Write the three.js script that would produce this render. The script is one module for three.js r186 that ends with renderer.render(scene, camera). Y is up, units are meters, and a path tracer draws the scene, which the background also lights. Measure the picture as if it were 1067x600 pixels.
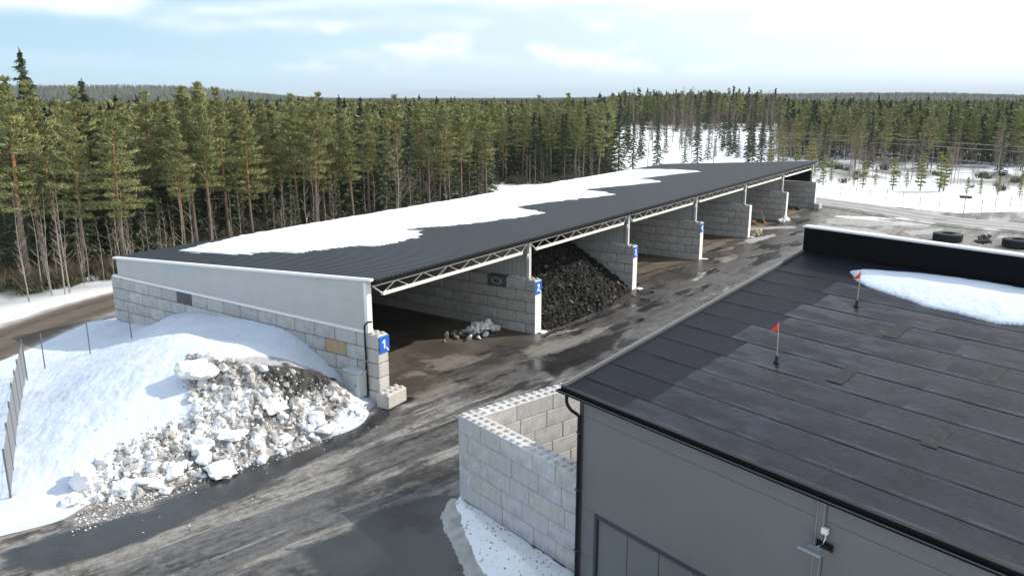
import * as THREE from 'three';
import { mergeGeometries } from 'three/addons/utils/BufferGeometryUtils.js';

// ---------------------------------------------------------------- camera, sky, sun, exposure
const W = 1024, HH = 575, CAMH = 15.8, FPX = 820;
const scene = new THREE.Scene();
const camera = new THREE.PerspectiveCamera(2 * Math.atan(300 / FPX) * 180 / Math.PI, W / HH, 0.2, 60000);
camera.position.set(0, CAMH, 0);
const PITCH = Math.atan(199 / FPX);
camera.rotation.set(-PITCH, 0, 0);
const renderer = new THREE.WebGLRenderer({ antialias: true });
renderer.setSize(W, HH);
renderer.toneMapping = THREE.LinearToneMapping;
renderer.toneMappingExposure = 1.08;
renderer.outputColorSpace = THREE.SRGBColorSpace;
renderer.shadowMap.enabled = true;

const SUN_AZ = 75 * Math.PI / 180, SUN_EL = 37 * Math.PI / 180;
const sunDir = new THREE.Vector3(Math.sin(SUN_AZ) * Math.cos(SUN_EL), Math.sin(SUN_EL), -Math.cos(SUN_AZ) * Math.cos(SUN_EL));
const sun = new THREE.DirectionalLight(new THREE.Color(1, 0.94, 0.84), 4.8);
sun.position.copy(sunDir).multiplyScalar(300).add(new THREE.Vector3(30, 0, -70));
sun.target.position.set(30, 0, -70);
sun.castShadow = true;
sun.shadow.mapSize.set(4096, 4096);
Object.assign(sun.shadow.camera, { left: -150, right: 150, top: 150, bottom: -150, near: 10, far: 700 });
scene.add(sun, sun.target);

// ---------------------------------------------------------------- random and noise
function rng(seed) { let s = seed >>> 0; return () => { s = (s + 0x6D2B79F5) >>> 0; let t = s; t = Math.imul(t ^ (t >>> 15), t | 1); t ^= t + Math.imul(t ^ (t >>> 7), t | 61); return ((t ^ (t >>> 14)) >>> 0) / 4294967296; }; }
const PERM = new Float32Array(65536); { const r = rng(77); for (let i = 0; i < 65536; i++) PERM[i] = r(); }
const hsh = (i, j) => PERM[((i & 255) << 8) | (j & 255)];
function vn(x, y) { const i = Math.floor(x), j = Math.floor(y); let a = x - i, b = y - j; a = a * a * (3 - 2 * a); b = b * b * (3 - 2 * b); const p = hsh(i, j), q = hsh(i + 1, j), r = hsh(i, j + 1), s = hsh(i + 1, j + 1); return p + (q - p) * a + (r - p) * b + (p - q - r + s) * a * b; }
function fbm(x, y, o = 4) { let s = 0, a = 0.5, t = 0; for (let k = 0; k < o; k++) { s += a * vn(x, y); t += a; x = x * 2.03 + 17.3; y = y * 2.03 + 9.1; a *= 0.5; } return s / t; }
const clamp = (x, a = 0, b = 1) => x < a ? a : x > b ? b : x;
const sst = (a, b, x) => { const t = clamp((x - a) / (b - a)); return t * t * (3 - 2 * t); };
const mix = (a, b, t) => a + (b - a) * t;
const mix3 = (a, b, t) => [mix(a[0], b[0], t), mix(a[1], b[1], t), mix(a[2], b[2], t)];

// ---------------------------------------------------------------- the sky: air and thin high cloud
{
  const w = 1024, h = 512, d = new Float32Array(w * h * 4);
  for (let j = 0; j < h; j++) for (let i = 0; i < w; i++) {
    const el = ((j + 0.5) / h - 0.5) * Math.PI, az = ((i + 0.5) / w - 0.5) * 2 * Math.PI;
    const x = Math.cos(el) * Math.cos(az), y = Math.sin(el), z = Math.cos(el) * Math.sin(az);
    const e = Math.max(0, y), c = x * sunDir.x + y * sunDir.y + z * sunDir.z;
    let col = mix3([0.50, 0.82, 0.98], [0.13, 0.30, 0.60], Math.pow(e, 0.55));
    const near = Math.pow(clamp((c + 0.35) / 1.35), 1.5);
    col = mix3(col, [1.25, 1.24, 1.20], clamp(near * 1.25) * (1 - 0.55 * e));
    const g = 0.7 * Math.exp(-Math.acos(clamp(c, -1, 1)) * 3.0);
    col = col.map(v => v + g * 1.6);
    // cloud layer on a plane overhead
    const k = 1 / (e + 0.09), px = x * k, pz = z * k;
    let n = fbm(px * 0.55 + 3.1 + 0.5 * fbm(px * 0.4, pz * 0.4, 3), pz * 0.9 + 1.7, 6);
    let cl = sst(0.44, 0.64, n + 0.22 * near - 0.03);
    cl *= sst(0.015, 0.10, y) / (1 + 3.2 * e * e + 0.8 * e);
    const low = fbm(Math.atan2(x, -z) * 9 + 4, y * 60, 5); // small low clouds
    cl = Math.max(cl, 0.75 * sst(0.62, 0.72, low) * sst(0.02, 0.045, y) * (1 - sst(0.07, 0.11, y)));
    col = mix3(col, [1.18 + 0.35 * near, 1.20 + 0.33 * near, 1.22 + 0.28 * near], cl * 0.9);
    if (y < 0) col = mix3(col, [0.5, 0.52, 0.55], sst(0, 0.12, -y));
    const o = (j * w + i) * 4; d[o] = col[0]; d[o + 1] = col[1]; d[o + 2] = col[2]; d[o + 3] = 1;
  }
  const t = new THREE.DataTexture(d, w, h, THREE.RGBAFormat, THREE.FloatType);
  t.mapping = THREE.EquirectangularReflectionMapping; t.magFilter = t.minFilter = THREE.LinearFilter; t.colorSpace = THREE.LinearSRGBColorSpace; t.needsUpdate = true;
  scene.background = t; scene.environment = t;
  scene.backgroundIntensity = 1.0; scene.environmentIntensity = 1.0;
}

// ---------------------------------------------------------------- frames: 1 = long shed, 2 = dark building and block bunker
const A1 = 34.1 * Math.PI / 180, A2 = 50.7 * Math.PI / 180;
const mk = a => ({ a, D: [Math.sin(a), -Math.cos(a)], N: [Math.cos(a), Math.sin(a)], rot: Math.PI / 2 - a });
const F1 = mk(A1), F2 = mk(A2);
const toXZ = (F, u, n) => [F.D[0] * u + F.N[0] * n, F.D[1] * u + F.N[1] * n];
const toUN = (F, x, z) => [x * F.D[0] + z * F.D[1], x * F.N[0] + z * F.N[1]];
const cP = Math.cos(PITCH), sP = Math.sin(PITCH);
function ray(x, y) { const u = (x - 533.5) / FPX, v = (300 - y) / FPX; return [u, v * cP - sP, -cP - v * sP]; }
function at(x, y, h = 0) { const d = ray(x, y), t = (h - CAMH) / d[1]; return [d[0] * t, d[2] * t]; }
const atUN = (F, x, y, h = 0) => toUN(F, ...at(x, y, h));

// ---------------------------------------------------------------- naming helpers
const used = {};
function numbered(n) { if (used[n] === undefined) { used[n] = 0; return n; } used[n]++; return n + '_' + String(used[n]).padStart(3, '0'); }
function tag(o, label, category, group, kind) { o.userData.label = label; if (category) o.userData.category = category; if (group) o.userData.group = group; if (kind) o.userData.kind = kind; return o; }
function base(name, x, y, z, rot = 0) { const g = new THREE.Group(); g.name = numbered(name); g.position.set(x, y, z); g.rotation.y = rot; scene.add(g); return g; }
function part(name, geo, mat, parent) { const m = new THREE.Mesh(geo, mat); m.name = parent ? name : numbered(name); m.castShadow = m.receiveShadow = true; (parent || scene).add(m); return m; }
function grp(name, parent) { const g = new THREE.Group(); g.name = name; parent.add(g); return g; }

// ---------------------------------------------------------------- geometry helpers
function geoFrom(pos, idx, uv, col) {
  const g = new THREE.BufferGeometry();
  g.setAttribute('position', new THREE.BufferAttribute(new Float32Array(pos), 3));
  if (uv) g.setAttribute('uv', new THREE.BufferAttribute(new Float32Array(uv), 2));
  if (col) g.setAttribute('color', new THREE.BufferAttribute(new Float32Array(col), 3));
  if (idx) g.setIndex(idx);
  g.computeVertexNormals();
  return g;
}
function boxUV(g, s = 1, ox = 0, oy = 0) { // uv in metres by dominant normal
  if (g.index) g = g.toNonIndexed();
  g.computeVertexNormals();
  const p = g.attributes.position, n = g.attributes.normal, uv = new Float32Array(p.count * 2);
  for (let i = 0; i < p.count; i++) {
    const ax = Math.abs(n.getX(i)), ay = Math.abs(n.getY(i)), az = Math.abs(n.getZ(i));
    let a, b; if (ay > ax && ay > az) { a = p.getX(i); b = p.getZ(i); } else if (ax > az) { a = p.getZ(i); b = p.getY(i); } else { a = p.getX(i); b = p.getY(i); }
    uv[i * 2] = a * s + ox; uv[i * 2 + 1] = b * s + oy;
  }
  g.setAttribute('uv', new THREE.BufferAttribute(uv, 2));
  return g;
}
// chamfered box centred at origin
function cbox(lx, ly, lz, c = 0.01, ox = 0, oy = 0) {
  const hx = lx / 2, hy = ly / 2, hz = lz / 2, P = [];
  const v = (x, y, z) => [x, y, z];
  const tri = (a, b, d) => { // orient outward
    const nx = (b[1] - a[1]) * (d[2] - a[2]) - (b[2] - a[2]) * (d[1] - a[1]), ny = (b[2] - a[2]) * (d[0] - a[0]) - (b[0] - a[0]) * (d[2] - a[2]), nz = (b[0] - a[0]) * (d[1] - a[1]) - (b[1] - a[1]) * (d[0] - a[0]);
    const cx = a[0] + b[0] + d[0], cy = a[1] + b[1] + d[1], cz = a[2] + b[2] + d[2];
    if (nx * cx + ny * cy + nz * cz < 0) P.push(...a, ...d, ...b); else P.push(...a, ...b, ...d);
  };
  const quad = (a, b, d, e) => { tri(a, b, d); tri(a, d, e); };
  for (const s of [-1, 1]) {
    quad(v(s * hx, -hy + c, -hz + c), v(s * hx, hy - c, -hz + c), v(s * hx, hy - c, hz - c), v(s * hx, -hy + c, hz - c));
    quad(v(-hx + c, s * hy, -hz + c), v(hx - c, s * hy, -hz + c), v(hx - c, s * hy, hz - c), v(-hx + c, s * hy, hz - c));
    quad(v(-hx + c, -hy + c, s * hz), v(hx - c, -hy + c, s * hz), v(hx - c, hy - c, s * hz), v(-hx + c, hy - c, s * hz));
    for (const q of [-1, 1]) {
      quad(v(s * hx, q * (hy - c), -hz + c), v(s * hx, q * (hy - c), hz - c), v(s * (hx - c), q * hy, hz - c), v(s * (hx - c), q * hy, -hz + c));
      quad(v(s * hx, -hy + c, q * (hz - c)), v(s * hx, hy - c, q * (hz - c)), v(s * (hx - c), hy - c, q * hz), v(s * (hx - c), -hy + c, q * hz));
      quad(v(-hx + c, s * hy, q * (hz - c)), v(hx - c, s * hy, q * (hz - c)), v(hx - c, s * (hy - c), q * hz), v(-hx + c, s * (hy - c), q * hz));
      for (const r of [-1, 1]) tri(v(s * hx, q * (hy - c), r * (hz - c)), v(s * (hx - c), q * hy, r * (hz - c)), v(s * (hx - c), q * (hy - c), r * hz));
    }
  }
  const g = new THREE.BufferGeometry(); g.setAttribute('position', new THREE.BufferAttribute(new Float32Array(P), 3));
  return boxUV(g, 1, ox, oy);
}
function bx(x0, x1, y0, y1, z0, z1, c = 0.008) { const g = cbox(x1 - x0, y1 - y0, z1 - z0, Math.min(c, (x1 - x0) / 3, (y1 - y0) / 3, (z1 - z0) / 3), x0, y0); g.translate((x0 + x1) / 2, (y0 + y1) / 2, (z0 + z1) / 2); return g; }
function bar(a, b, w, h = w) { // square bar from a to b
  const A = new THREE.Vector3(...a), B = new THREE.Vector3(...b), d = B.clone().sub(A), L = d.length();
  const g = cbox(w, h, L, Math.min(w, h) * 0.15);
  const m = new THREE.Matrix4().lookAt(B, A, Math.abs(d.y) / L > 0.98 ? new THREE.Vector3(1, 0, 0) : new THREE.Vector3(0, 1, 0));
  g.applyMatrix4(m); g.translate((A.x + B.x) / 2, (A.y + B.y) / 2, (A.z + B.z) / 2); return g;
}
function rod(a, b, r0, r1 = r0, seg = 7) {
  const A = new THREE.Vector3(...a), B = new THREE.Vector3(...b), d = B.clone().sub(A), L = d.length();
  const g = new THREE.CylinderGeometry(r1, r0, L, seg); g.applyQuaternion(new THREE.Quaternion().setFromUnitVectors(new THREE.Vector3(0, 1, 0), d.normalize())); g.translate((A.x + B.x) / 2, (A.y + B.y) / 2, (A.z + B.z) / 2); return g;
}
function tube(pts, r, seg = 24, rad = 7) { return new THREE.TubeGeometry(new THREE.CatmullRomCurve3(pts.map(p => new THREE.Vector3(...p)), false, 'catmullrom', 0.2), seg, r, rad); }
const merge = l => mergeGeometries(l.map(g => { g = g.index ? g.toNonIndexed() : g; for (const k of Object.keys(g.attributes)) if (!['position', 'normal', 'uv', 'color'].includes(k)) g.deleteAttribute(k); return g; }));

// ---------------------------------------------------------------- textures
function tex(w, h, fn, srgb = true, rep = 1) { // fn(i,j,w,h) -> [r,g,b] 0..1 already in the wanted encoding
  const d = new Uint8Array(w * h * 4);
  for (let j = 0; j < h; j++) for (let i = 0; i < w; i++) { const c = fn(i, j, w, h), o = (j * w + i) * 4; d[o] = clamp(c[0]) * 255; d[o + 1] = clamp(c[1]) * 255; d[o + 2] = clamp(c[2]) * 255; d[o + 3] = 255; }
  const t = new THREE.DataTexture(d, w, h); t.wrapS = t.wrapT = THREE.RepeatWrapping; t.magFilter = THREE.LinearFilter; t.minFilter = THREE.LinearMipmapLinearFilter; t.generateMipmaps = true;
  if (srgb) t.colorSpace = THREE.SRGBColorSpace; t.repeat.set(rep, rep); t.needsUpdate = true; return t;
}
const toS = v => v <= 0.0031308 ? v * 12.92 : 1.055 * Math.pow(v, 1 / 2.4) - 0.055;
const lin3 = c => [toS(c[0]), toS(c[1]), toS(c[2])];
// mirrored coordinates make any noise tile
const mir = (i, w) => { const t = i / w; return t < 0.5 ? t * 2 : 2 - t * 2; };
const concreteMap = tex(512, 512, (i, j, w, h) => { const x = mir(i, w) * 8, y = mir(j, h) * 8; let v = 0.90 + 0.16 * (fbm(x * 0.6, y * 0.6, 4) - 0.5) + 0.15 * (fbm(x * 4, y * 1.3 + 9, 5) - 0.5) + 0.1 * (vn(x * 28, y * 28) - 0.5); if (vn(x * 14 + 5, y * 14) > 0.94) v -= 0.06; const w2 = 0.02 * (fbm(x * 0.5 + 40, y * 0.5, 3) - 0.5); return [v + w2 + 0.01, v, v - w2 - 0.01]; }, true, 0.2);
const concreteBump = tex(512, 512, (i, j, w, h) => { const x = mir(i, w) * 8, y = mir(j, h) * 8; const v = 0.5 + 0.4 * (fbm(x * 2, y * 2, 5) - 0.5) - (vn(x * 18, y * 18) > 0.9 ? 0.25 : 0); return [v, v, v]; }, false, 0.2);
const snowBump = tex(512, 512, (i, j, w, h) => { const x = mir(i, w) * 8, y = mir(j, h) * 8; const v = fbm(x, y, 6); return [v, v, v]; }, false, 0.35);
const panelMap = tex(512, 512, (i, j, w, h) => { const x = mir(i, w) * 8, y = mir(j, h) * 8; const v = 0.93 + 0.05 * (fbm(x * 0.5, y * 0.5, 4) - 0.5) + 0.02 * (fbm(x * 5, y * 0.6, 4) - 0.5); return [v, v, v]; }, true, 0.12);
const barkBump = tex(128, 256, (i, j, w, h) => { const v = fbm(mir(i, w) * 8, mir(j, h) * 12, 4); return [v, v, v]; }, false, 1);
const lin = (r, g, b) => new THREE.Color().setRGB(r, g, b);
const std = o => new THREE.MeshStandardMaterial(Object.assign({ roughness: 0.85, metalness: 0, side: THREE.DoubleSide }, o));
const phys = o => new THREE.MeshPhysicalMaterial(Object.assign({ roughness: 0.85, metalness: 0, side: THREE.DoubleSide }, o));
const conc = (r, g, b) => std({ color: lin(r, g, b), map: concreteMap, bumpMap: concreteBump, bumpScale: 0.006, roughness: 0.92 });
const M = {
  shedBlock: [conc(0.53, 0.53, 0.52), conc(0.58, 0.58, 0.565), conc(0.50, 0.50, 0.49), conc(0.55, 0.535, 0.51), conc(0.60, 0.60, 0.59)],
  tanBlock: conc(0.55, 0.42, 0.27), darkBlock: conc(0.13, 0.13, 0.13),
  bunker: [conc(0.62, 0.625, 0.63), conc(0.65, 0.655, 0.66), conc(0.61, 0.615, 0.62), conc(0.63, 0.62, 0.595)],
  joint: std({ color: lin(0.085, 0.082, 0.08), roughness: 1 }),
  lightPanel: std({ color: lin(0.54, 0.54, 0.52), map: panelMap, roughness: 0.55, metalness: 0 }),
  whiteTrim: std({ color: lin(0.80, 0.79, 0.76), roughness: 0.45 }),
  steel: std({ color: lin(0.78, 0.76, 0.70), roughness: 0.5, metalness: 0 }),
  post: std({ color: lin(0.55, 0.56, 0.55), roughness: 0.5 }),
  greySteel: std({ color: lin(0.42, 0.43, 0.43), roughness: 0.55, metalness: 0.3 }),
  sheet: std({ color: lin(0.050, 0.052, 0.058), map: panelMap, roughness: 0.36, metalness: 0.0 }),
  gal: std({ color: lin(0.45, 0.46, 0.47), roughness: 0.45, metalness: 0.8 }),
  dark: phys({ color: lin(0.010, 0.010, 0.011), roughness: 0.5, specularIntensity: 0.5 }),
  rubber: std({ color: lin(0.02, 0.02, 0.02), roughness: 0.8 }),
  snow: std({ color: lin(0.84, 0.87, 0.91), bumpMap: snowBump, bumpScale: 0.03, roughness: 0.9 }),
  snowV: std({ vertexColors: true, bumpMap: snowBump, bumpScale: 0.025, roughness: 0.9 }),
  boxGrey: std({ color: lin(0.46, 0.49, 0.50), roughness: 0.5 }),
};

// ================================================================ GROUND
const inPoly = (p, x, y) => { let c = false; for (let i = 0, j = p.length - 1; i < p.length; j = i++) { const a = p[i], b = p[j]; if ((a[1] > y) !== (b[1] > y) && x < (b[0] - a[0]) * (y - a[1]) / (b[1] - a[1]) + a[0]) c = !c; } return c; };
function sdPoly(p, x, y) { let m = 1e9; for (let i = 0, j = p.length - 1; i < p.length; j = i++) { const a = p[j], b = p[i], ex = b[0] - a[0], ey = b[1] - a[1], t = clamp(((x - a[0]) * ex + (y - a[1]) * ey) / (ex * ex + ey * ey)); const dx = x - a[0] - ex * t, dy = y - a[1] - ey * t; m = Math.min(m, dx * dx + dy * dy); } return inPoly(p, x, y) ? Math.sqrt(m) : -Math.sqrt(m); } // + inside

function terrain(x, z) {
  const r = Math.hypot(x, z), az = Math.atan2(x, -z) * 180 / Math.PI;
  let h = -0.12;
  if (r > 200) h += 0.6 * sst(200, 400, r) * (fbm(x / 60, z / 60, 3) - 0.5) * 2;
  h += 4.2 * sst(190, 300, r) * (1 - 0.8 * sst(380, 600, r)) * sst(5.5, 8, az) * (1 - sst(17.5, 20, az));
  const left = sst(-11, -24, az), right = Math.exp(-Math.pow((az - 26) / 9, 2)), mid = Math.exp(-Math.pow((az - 13) / 8, 2));
  h += sst(1300, 2900, r) * (42 * left + 20 * right + 11 * mid) * (0.8 + 0.4 * fbm(x / 500, z / 500, 3));
  return h;
}
const edgeD = azr => 67.5 / Math.max(0.12, Math.sin(Math.max(0.02, A1 - azr))); // distance of the forest edge parallel to the shed
function forestFront(px) { const az = Math.atan((px - 533.5) / 844); if (px < 640) return Math.max(Math.min(edgeD(az), 190), px > 508 ? 148 : 0); if (px < 820) return 300; return 172; }
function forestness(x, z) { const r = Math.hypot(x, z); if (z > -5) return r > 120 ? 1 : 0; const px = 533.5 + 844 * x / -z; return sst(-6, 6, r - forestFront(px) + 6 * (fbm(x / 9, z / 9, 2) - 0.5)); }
{
  const NA = 420, NR = 250, pos = [], col = [], uv = [], idx = [];
  for (let j = 0; j <= NR; j++) { const r = j === 0 ? 0 : 4 * Math.pow(30000 / 4, (j - 1) / (NR - 1));
    for (let i = 0; i <= NA; i++) { const a = i / NA * Math.PI * 2, x = Math.sin(a) * r, z = -Math.cos(a) * r; pos.push(x, terrain(x, z), z); uv.push(x, z);
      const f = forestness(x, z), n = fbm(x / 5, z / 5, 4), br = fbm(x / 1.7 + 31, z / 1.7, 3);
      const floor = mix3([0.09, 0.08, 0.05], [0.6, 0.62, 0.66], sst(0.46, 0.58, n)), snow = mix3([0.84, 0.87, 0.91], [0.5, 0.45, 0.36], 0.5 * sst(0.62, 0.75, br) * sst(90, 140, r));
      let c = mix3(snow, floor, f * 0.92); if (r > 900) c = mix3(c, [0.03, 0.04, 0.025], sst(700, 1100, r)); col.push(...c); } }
  for (let j = 0; j < NR; j++) for (let i = 0; i < NA; i++) { const a = j * (NA + 1) + i, b = a + 1, c = a + NA + 1, d = c + 1; idx.push(a, c, b, b, c, d); }
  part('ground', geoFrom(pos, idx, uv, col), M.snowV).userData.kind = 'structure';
}
{ // the pale blue mountain far away
  const pos = [], idx = []; const n = 60;
  for (let i = 0; i <= n; i++) { const px = 380 + 150 * i / n, az = Math.atan((px - 533.5) / 844), t = i / n; const hh = 40 + 210 * Math.pow(Math.sin(Math.PI * t), 1.3) * (0.8 + 0.3 * fbm(t * 6, 3, 3));
    for (let k = 0; k < 3; k++) { const R = [24000, 25500, 27500][k], y = [-20, hh, -20][k]; pos.push(Math.sin(az) * R, y, -Math.cos(az) * R); } }
  for (let i = 0; i < n; i++) for (let k = 0; k < 2; k++) { const a = i * 3 + k; idx.push(a, a + 1, a + 3, a + 3, a + 1, a + 4); }
  part('mountain', geoFrom(pos, idx), std({ color: lin(0.25, 0.3, 0.36), roughness: 1 })).userData.kind = 'structure';
}

// ---- yard surface: asphalt with tracks, wet parts and grit
const U = (...p) => p.map(q => atUN(F1, q[0], q[1]));
const wetPolys = [
  [U([330, 600], [300, 572], [350, 555], [372, 538], [405, 523], [440, 518], [480, 516], [470, 545], [500, 640], [330, 640]), 1.0, 0.35],
  [U([-5, 600], [0, 572], [70, 548], [150, 530], [235, 490], [300, 472], [345, 458], [385, 432], [440, 402], [430, 420], [370, 462], [330, 480], [260, 515], [150, 566], [60, 596]), 0.95, 0.5],
  [U([408, 412], [470, 390], [540, 372], [600, 355], [690, 318], [740, 290], [770, 280], [700, 330], [610, 378], [540, 402], [470, 400], [430, 420]), 0.55, 0.6],
  [U([540, 380], [590, 360], [660, 340], [640, 365], [580, 395]), 0.9, 0.5],
  [U([700, 300], [770, 275], [830, 250], [835, 262], [790, 285], [720, 320]), 0.75, 0.6],
];
const tanPolys = [U([410, 395], [440, 375], [475, 368], [500, 372], [470, 385], [430, 402]), U([425, 412], [470, 393], [478, 402], [440, 415]), U([540, 365], [600, 348], [640, 338], [600, 362], [555, 372])];
const dryPolys = [U([155, 540], [185, 520], [230, 512], [235, 520], [190, 540], [150, 552]), U([560, 372], [640, 352], [640, 362], [565, 385])];
const farSnowSheenPolys = [U([858, 228], [900, 226], [960, 234], [905, 236], [860, 233]), U([855, 233], [905, 238], [935, 246], [880, 242], [850, 238]), U([940, 240], [985, 237], [985, 244], [948, 245]), U([870, 224], [950, 227], [944, 230], [870, 226]), U([1040, 245], [1075, 247], [1075, 250], [1040, 248]),
  U([775, 250], [808, 242], [812, 246], [782, 254]), U([775, 237], [830, 235], [832, 238], [780, 240]), U([720, 292], [735, 280], [742, 282], [727, 294])];  // last three, by the bays: snow bits, ice, a wet reflection painted pale
const yardPoly = U([-40, 640], [-30, 560], [60, 540], [200, 480], [395, 400], [845, 212], [850, 204], [950, 212], [1000, 219], [1067, 217], [1400, 225], [1700, 700], [-40, 700]).concat([]);
const bays = []; for (let k = 0; k < 7; k++) bays.push(28.8 + 15.22 * k);
function yardPaint(u, n) { // -> [r,g,b,rough]
  const s = n + 12.5 * Math.exp(-u / 30) + 0.5 * (fbm(u / 9, n / 9, 2) - 0.5);
  const stre = fbm(u * 0.22, s * 0.85, 5), stre2 = fbm(u * 0.9 + 7, s * 2.4, 4), blot = fbm(u * 0.45 + 3, n * 0.45, 5), fine = fbm(u * 5, n * 5, 3), grit = vn(u * 19, n * 19);
  const q1 = 0.42 * stre + 0.22 * stre2 + 0.36 * blot + 0.12 * (fine - 0.5), scr = fbm(u * 2.6 + 11, s * 8, 3);
  let c = mix3([0.062, 0.057, 0.052], [0.125, 0.117, 0.107], sst(0.37, 0.43, q1));
  c = mix3(c, [0.182, 0.173, 0.160], sst(0.43, 0.475, q1 + 0.07 * (scr - 0.5)));
  c = mix3(c, [0.205, 0.196, 0.182], 0.8 * sst(0.51, 0.56, q1 + 0.05 * (fine - 0.5)));
  let m = 1 + 0.55 * (fine - 0.5) + 0.35 * (grit - 0.5) + 0.45 * (scr - 0.5);
  m -= 0.34 * sst(0.60, 0.66, fbm(u * 0.45 + 31, s * 6.5 + 4, 4)) + 0.22 * sst(0.62, 0.68, fbm(u * 1.6 + 5, s * 4.5, 4));
  const gv = vn(u * 12 + 40, n * 12); if (gv > 0.94) m += 0.4; else if (gv < 0.05) m -= 0.35;
  // wheel tracks
  for (const [s0, w0, k0] of [[-18.2, 0.22, 0.25], [-16.4, 0.22, 0.25], [-15.1, 0.2, 0.2], [-13.2, 0.2, 0.2], [-21.0, 0.25, 0.22]]) m -= k0 * Math.exp(-Math.pow((s - s0 + 0.8 * (fbm(u * 0.07, s0, 3) - 0.5)) / w0, 2)) * sst(0.35, 0.6, fbm(u * 0.3, s0 * 3 + s * 2, 3));
  c = c.map(x => Math.max(0.02, x * m)); let rough = 0.8;
  // damp streaks where melt water ran
  let wet = 0.8 * sst(0.54, 0.60, fbm(u * 0.12 + 20, s * 1.1 + 3, 5) + 0.12 * (fine - 0.5)) * sst(-31, -24, n + 0.1 * u - 3);
  wet = Math.max(wet, 0.85 * sst(-29.5, -27.8, n) * (1 - sst(-21, -16.0, n + 2.6 * (stre - 0.5))) * sst(30, 36, u) * sst(0.36, 0.46, fbm(u * 0.22 + 3, s * 0.9 + 8, 5) + 0.08 * (fine - 0.5)));
  const wob = 0.8 * (fbm(u * 0.8, s * 1.6, 5) - 0.5) + 0.35 * (fine - 0.5);
  let deep = sst(0.60, 0.66, fbm(u * 0.2 + 70, s * 0.8 + 3, 4)) * sst(30, 34, u);
  for (const [p, k, e] of wetPolys) { const d = sdPoly(p, u, n) + wob * (0.6 + e); const w = k * sst(0, e * 0.5, d); if (w > wet) wet = w; if (k >= 0.9) deep = Math.max(deep, sst(0.1, 0.5, d)); }
  // bay floors: brown damp earth
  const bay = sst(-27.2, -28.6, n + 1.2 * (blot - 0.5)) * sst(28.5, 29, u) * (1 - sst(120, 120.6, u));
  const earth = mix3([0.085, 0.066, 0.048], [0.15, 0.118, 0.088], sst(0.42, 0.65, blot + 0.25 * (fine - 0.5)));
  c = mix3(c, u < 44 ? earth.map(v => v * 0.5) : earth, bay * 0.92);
  const spill = sst(-24, -27.5, n + 2.5 * (fbm(u * 0.3, n * 0.3 + 8, 4) - 0.5)) * sst(29, 31, u) * (1 - bay);
  c = mix3(c, [0.10, 0.083, 0.066], 0.7 * spill * sst(0.35, 0.6, fbm(u * 0.8 + 50, n * 0.8, 4)));
  for (const p of tanPolys) { const d = sdPoly(p, u, n) + 0.9 * wob; c = mix3(c, [0.22, 0.195, 0.165], 0.62 * sst(0, 0.5, d) * sst(0.3, 0.55, fbm(u * 1.3, n * 1.3, 4))); if (d > 0) wet *= 0.4; }
  for (const p of dryPolys) { const d = sdPoly(p, u, n) + 0.7 * wob; c = mix3(c, [0.25, 0.245, 0.235], 0.6 * sst(0, 0.4, d) * sst(0.35, 0.5, fine)); }
  const k = (1 - 0.66 * wet) * (1 - 0.3 * deep * wet); c = [c[0] * k, c[1] * k, c[2] * k * (1 + 0.06 * wet)];
  c = mix3(c, [0.017, 0.0175, 0.019], 0.8 * deep * wet); rough = mix(rough, 0.30, wet * 0.9); rough = mix(rough, 0.06, deep * wet * sst(0.35, 0.5, blot + 0.1));
  for (const p of farSnowSheenPolys) { const d = sdPoly(p, u, n) + 1.3 * (fbm(u * 0.5, n * 0.9, 4) - 0.5); const w = sst(0, 0.35, d); c = mix3(c, u < 112 ? [0.34, 0.335, 0.325] : [0.66, 0.66, 0.66], w * (0.6 + 0.4 * sst(0.35, 0.6, fine))); rough = mix(rough, 0.9, w); }
  // shallow melt water with slush in the far yard
  const slush = sst(0.60, 0.74, fbm(u * 0.06 + 11, n * 0.22 + 5, 4)) * sst(95, 110, u) * sst(-24, -18, n); c = mix3(c, [0.55, 0.55, 0.55], 0.5 * slush);
  return [c[0], c[1], c[2], rough];
}
const yardBump = tex(512, 512, (i, j, w, h) => { const x = mir(i, w) * 20, y = mir(j, h) * 20; const v = 0.5 + 0.5 * (fbm(x, y, 5) - 0.5) + 0.3 * (vn(x * 9, y * 9) - 0.5); return [v, v, v]; }, false, 1);
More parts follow.
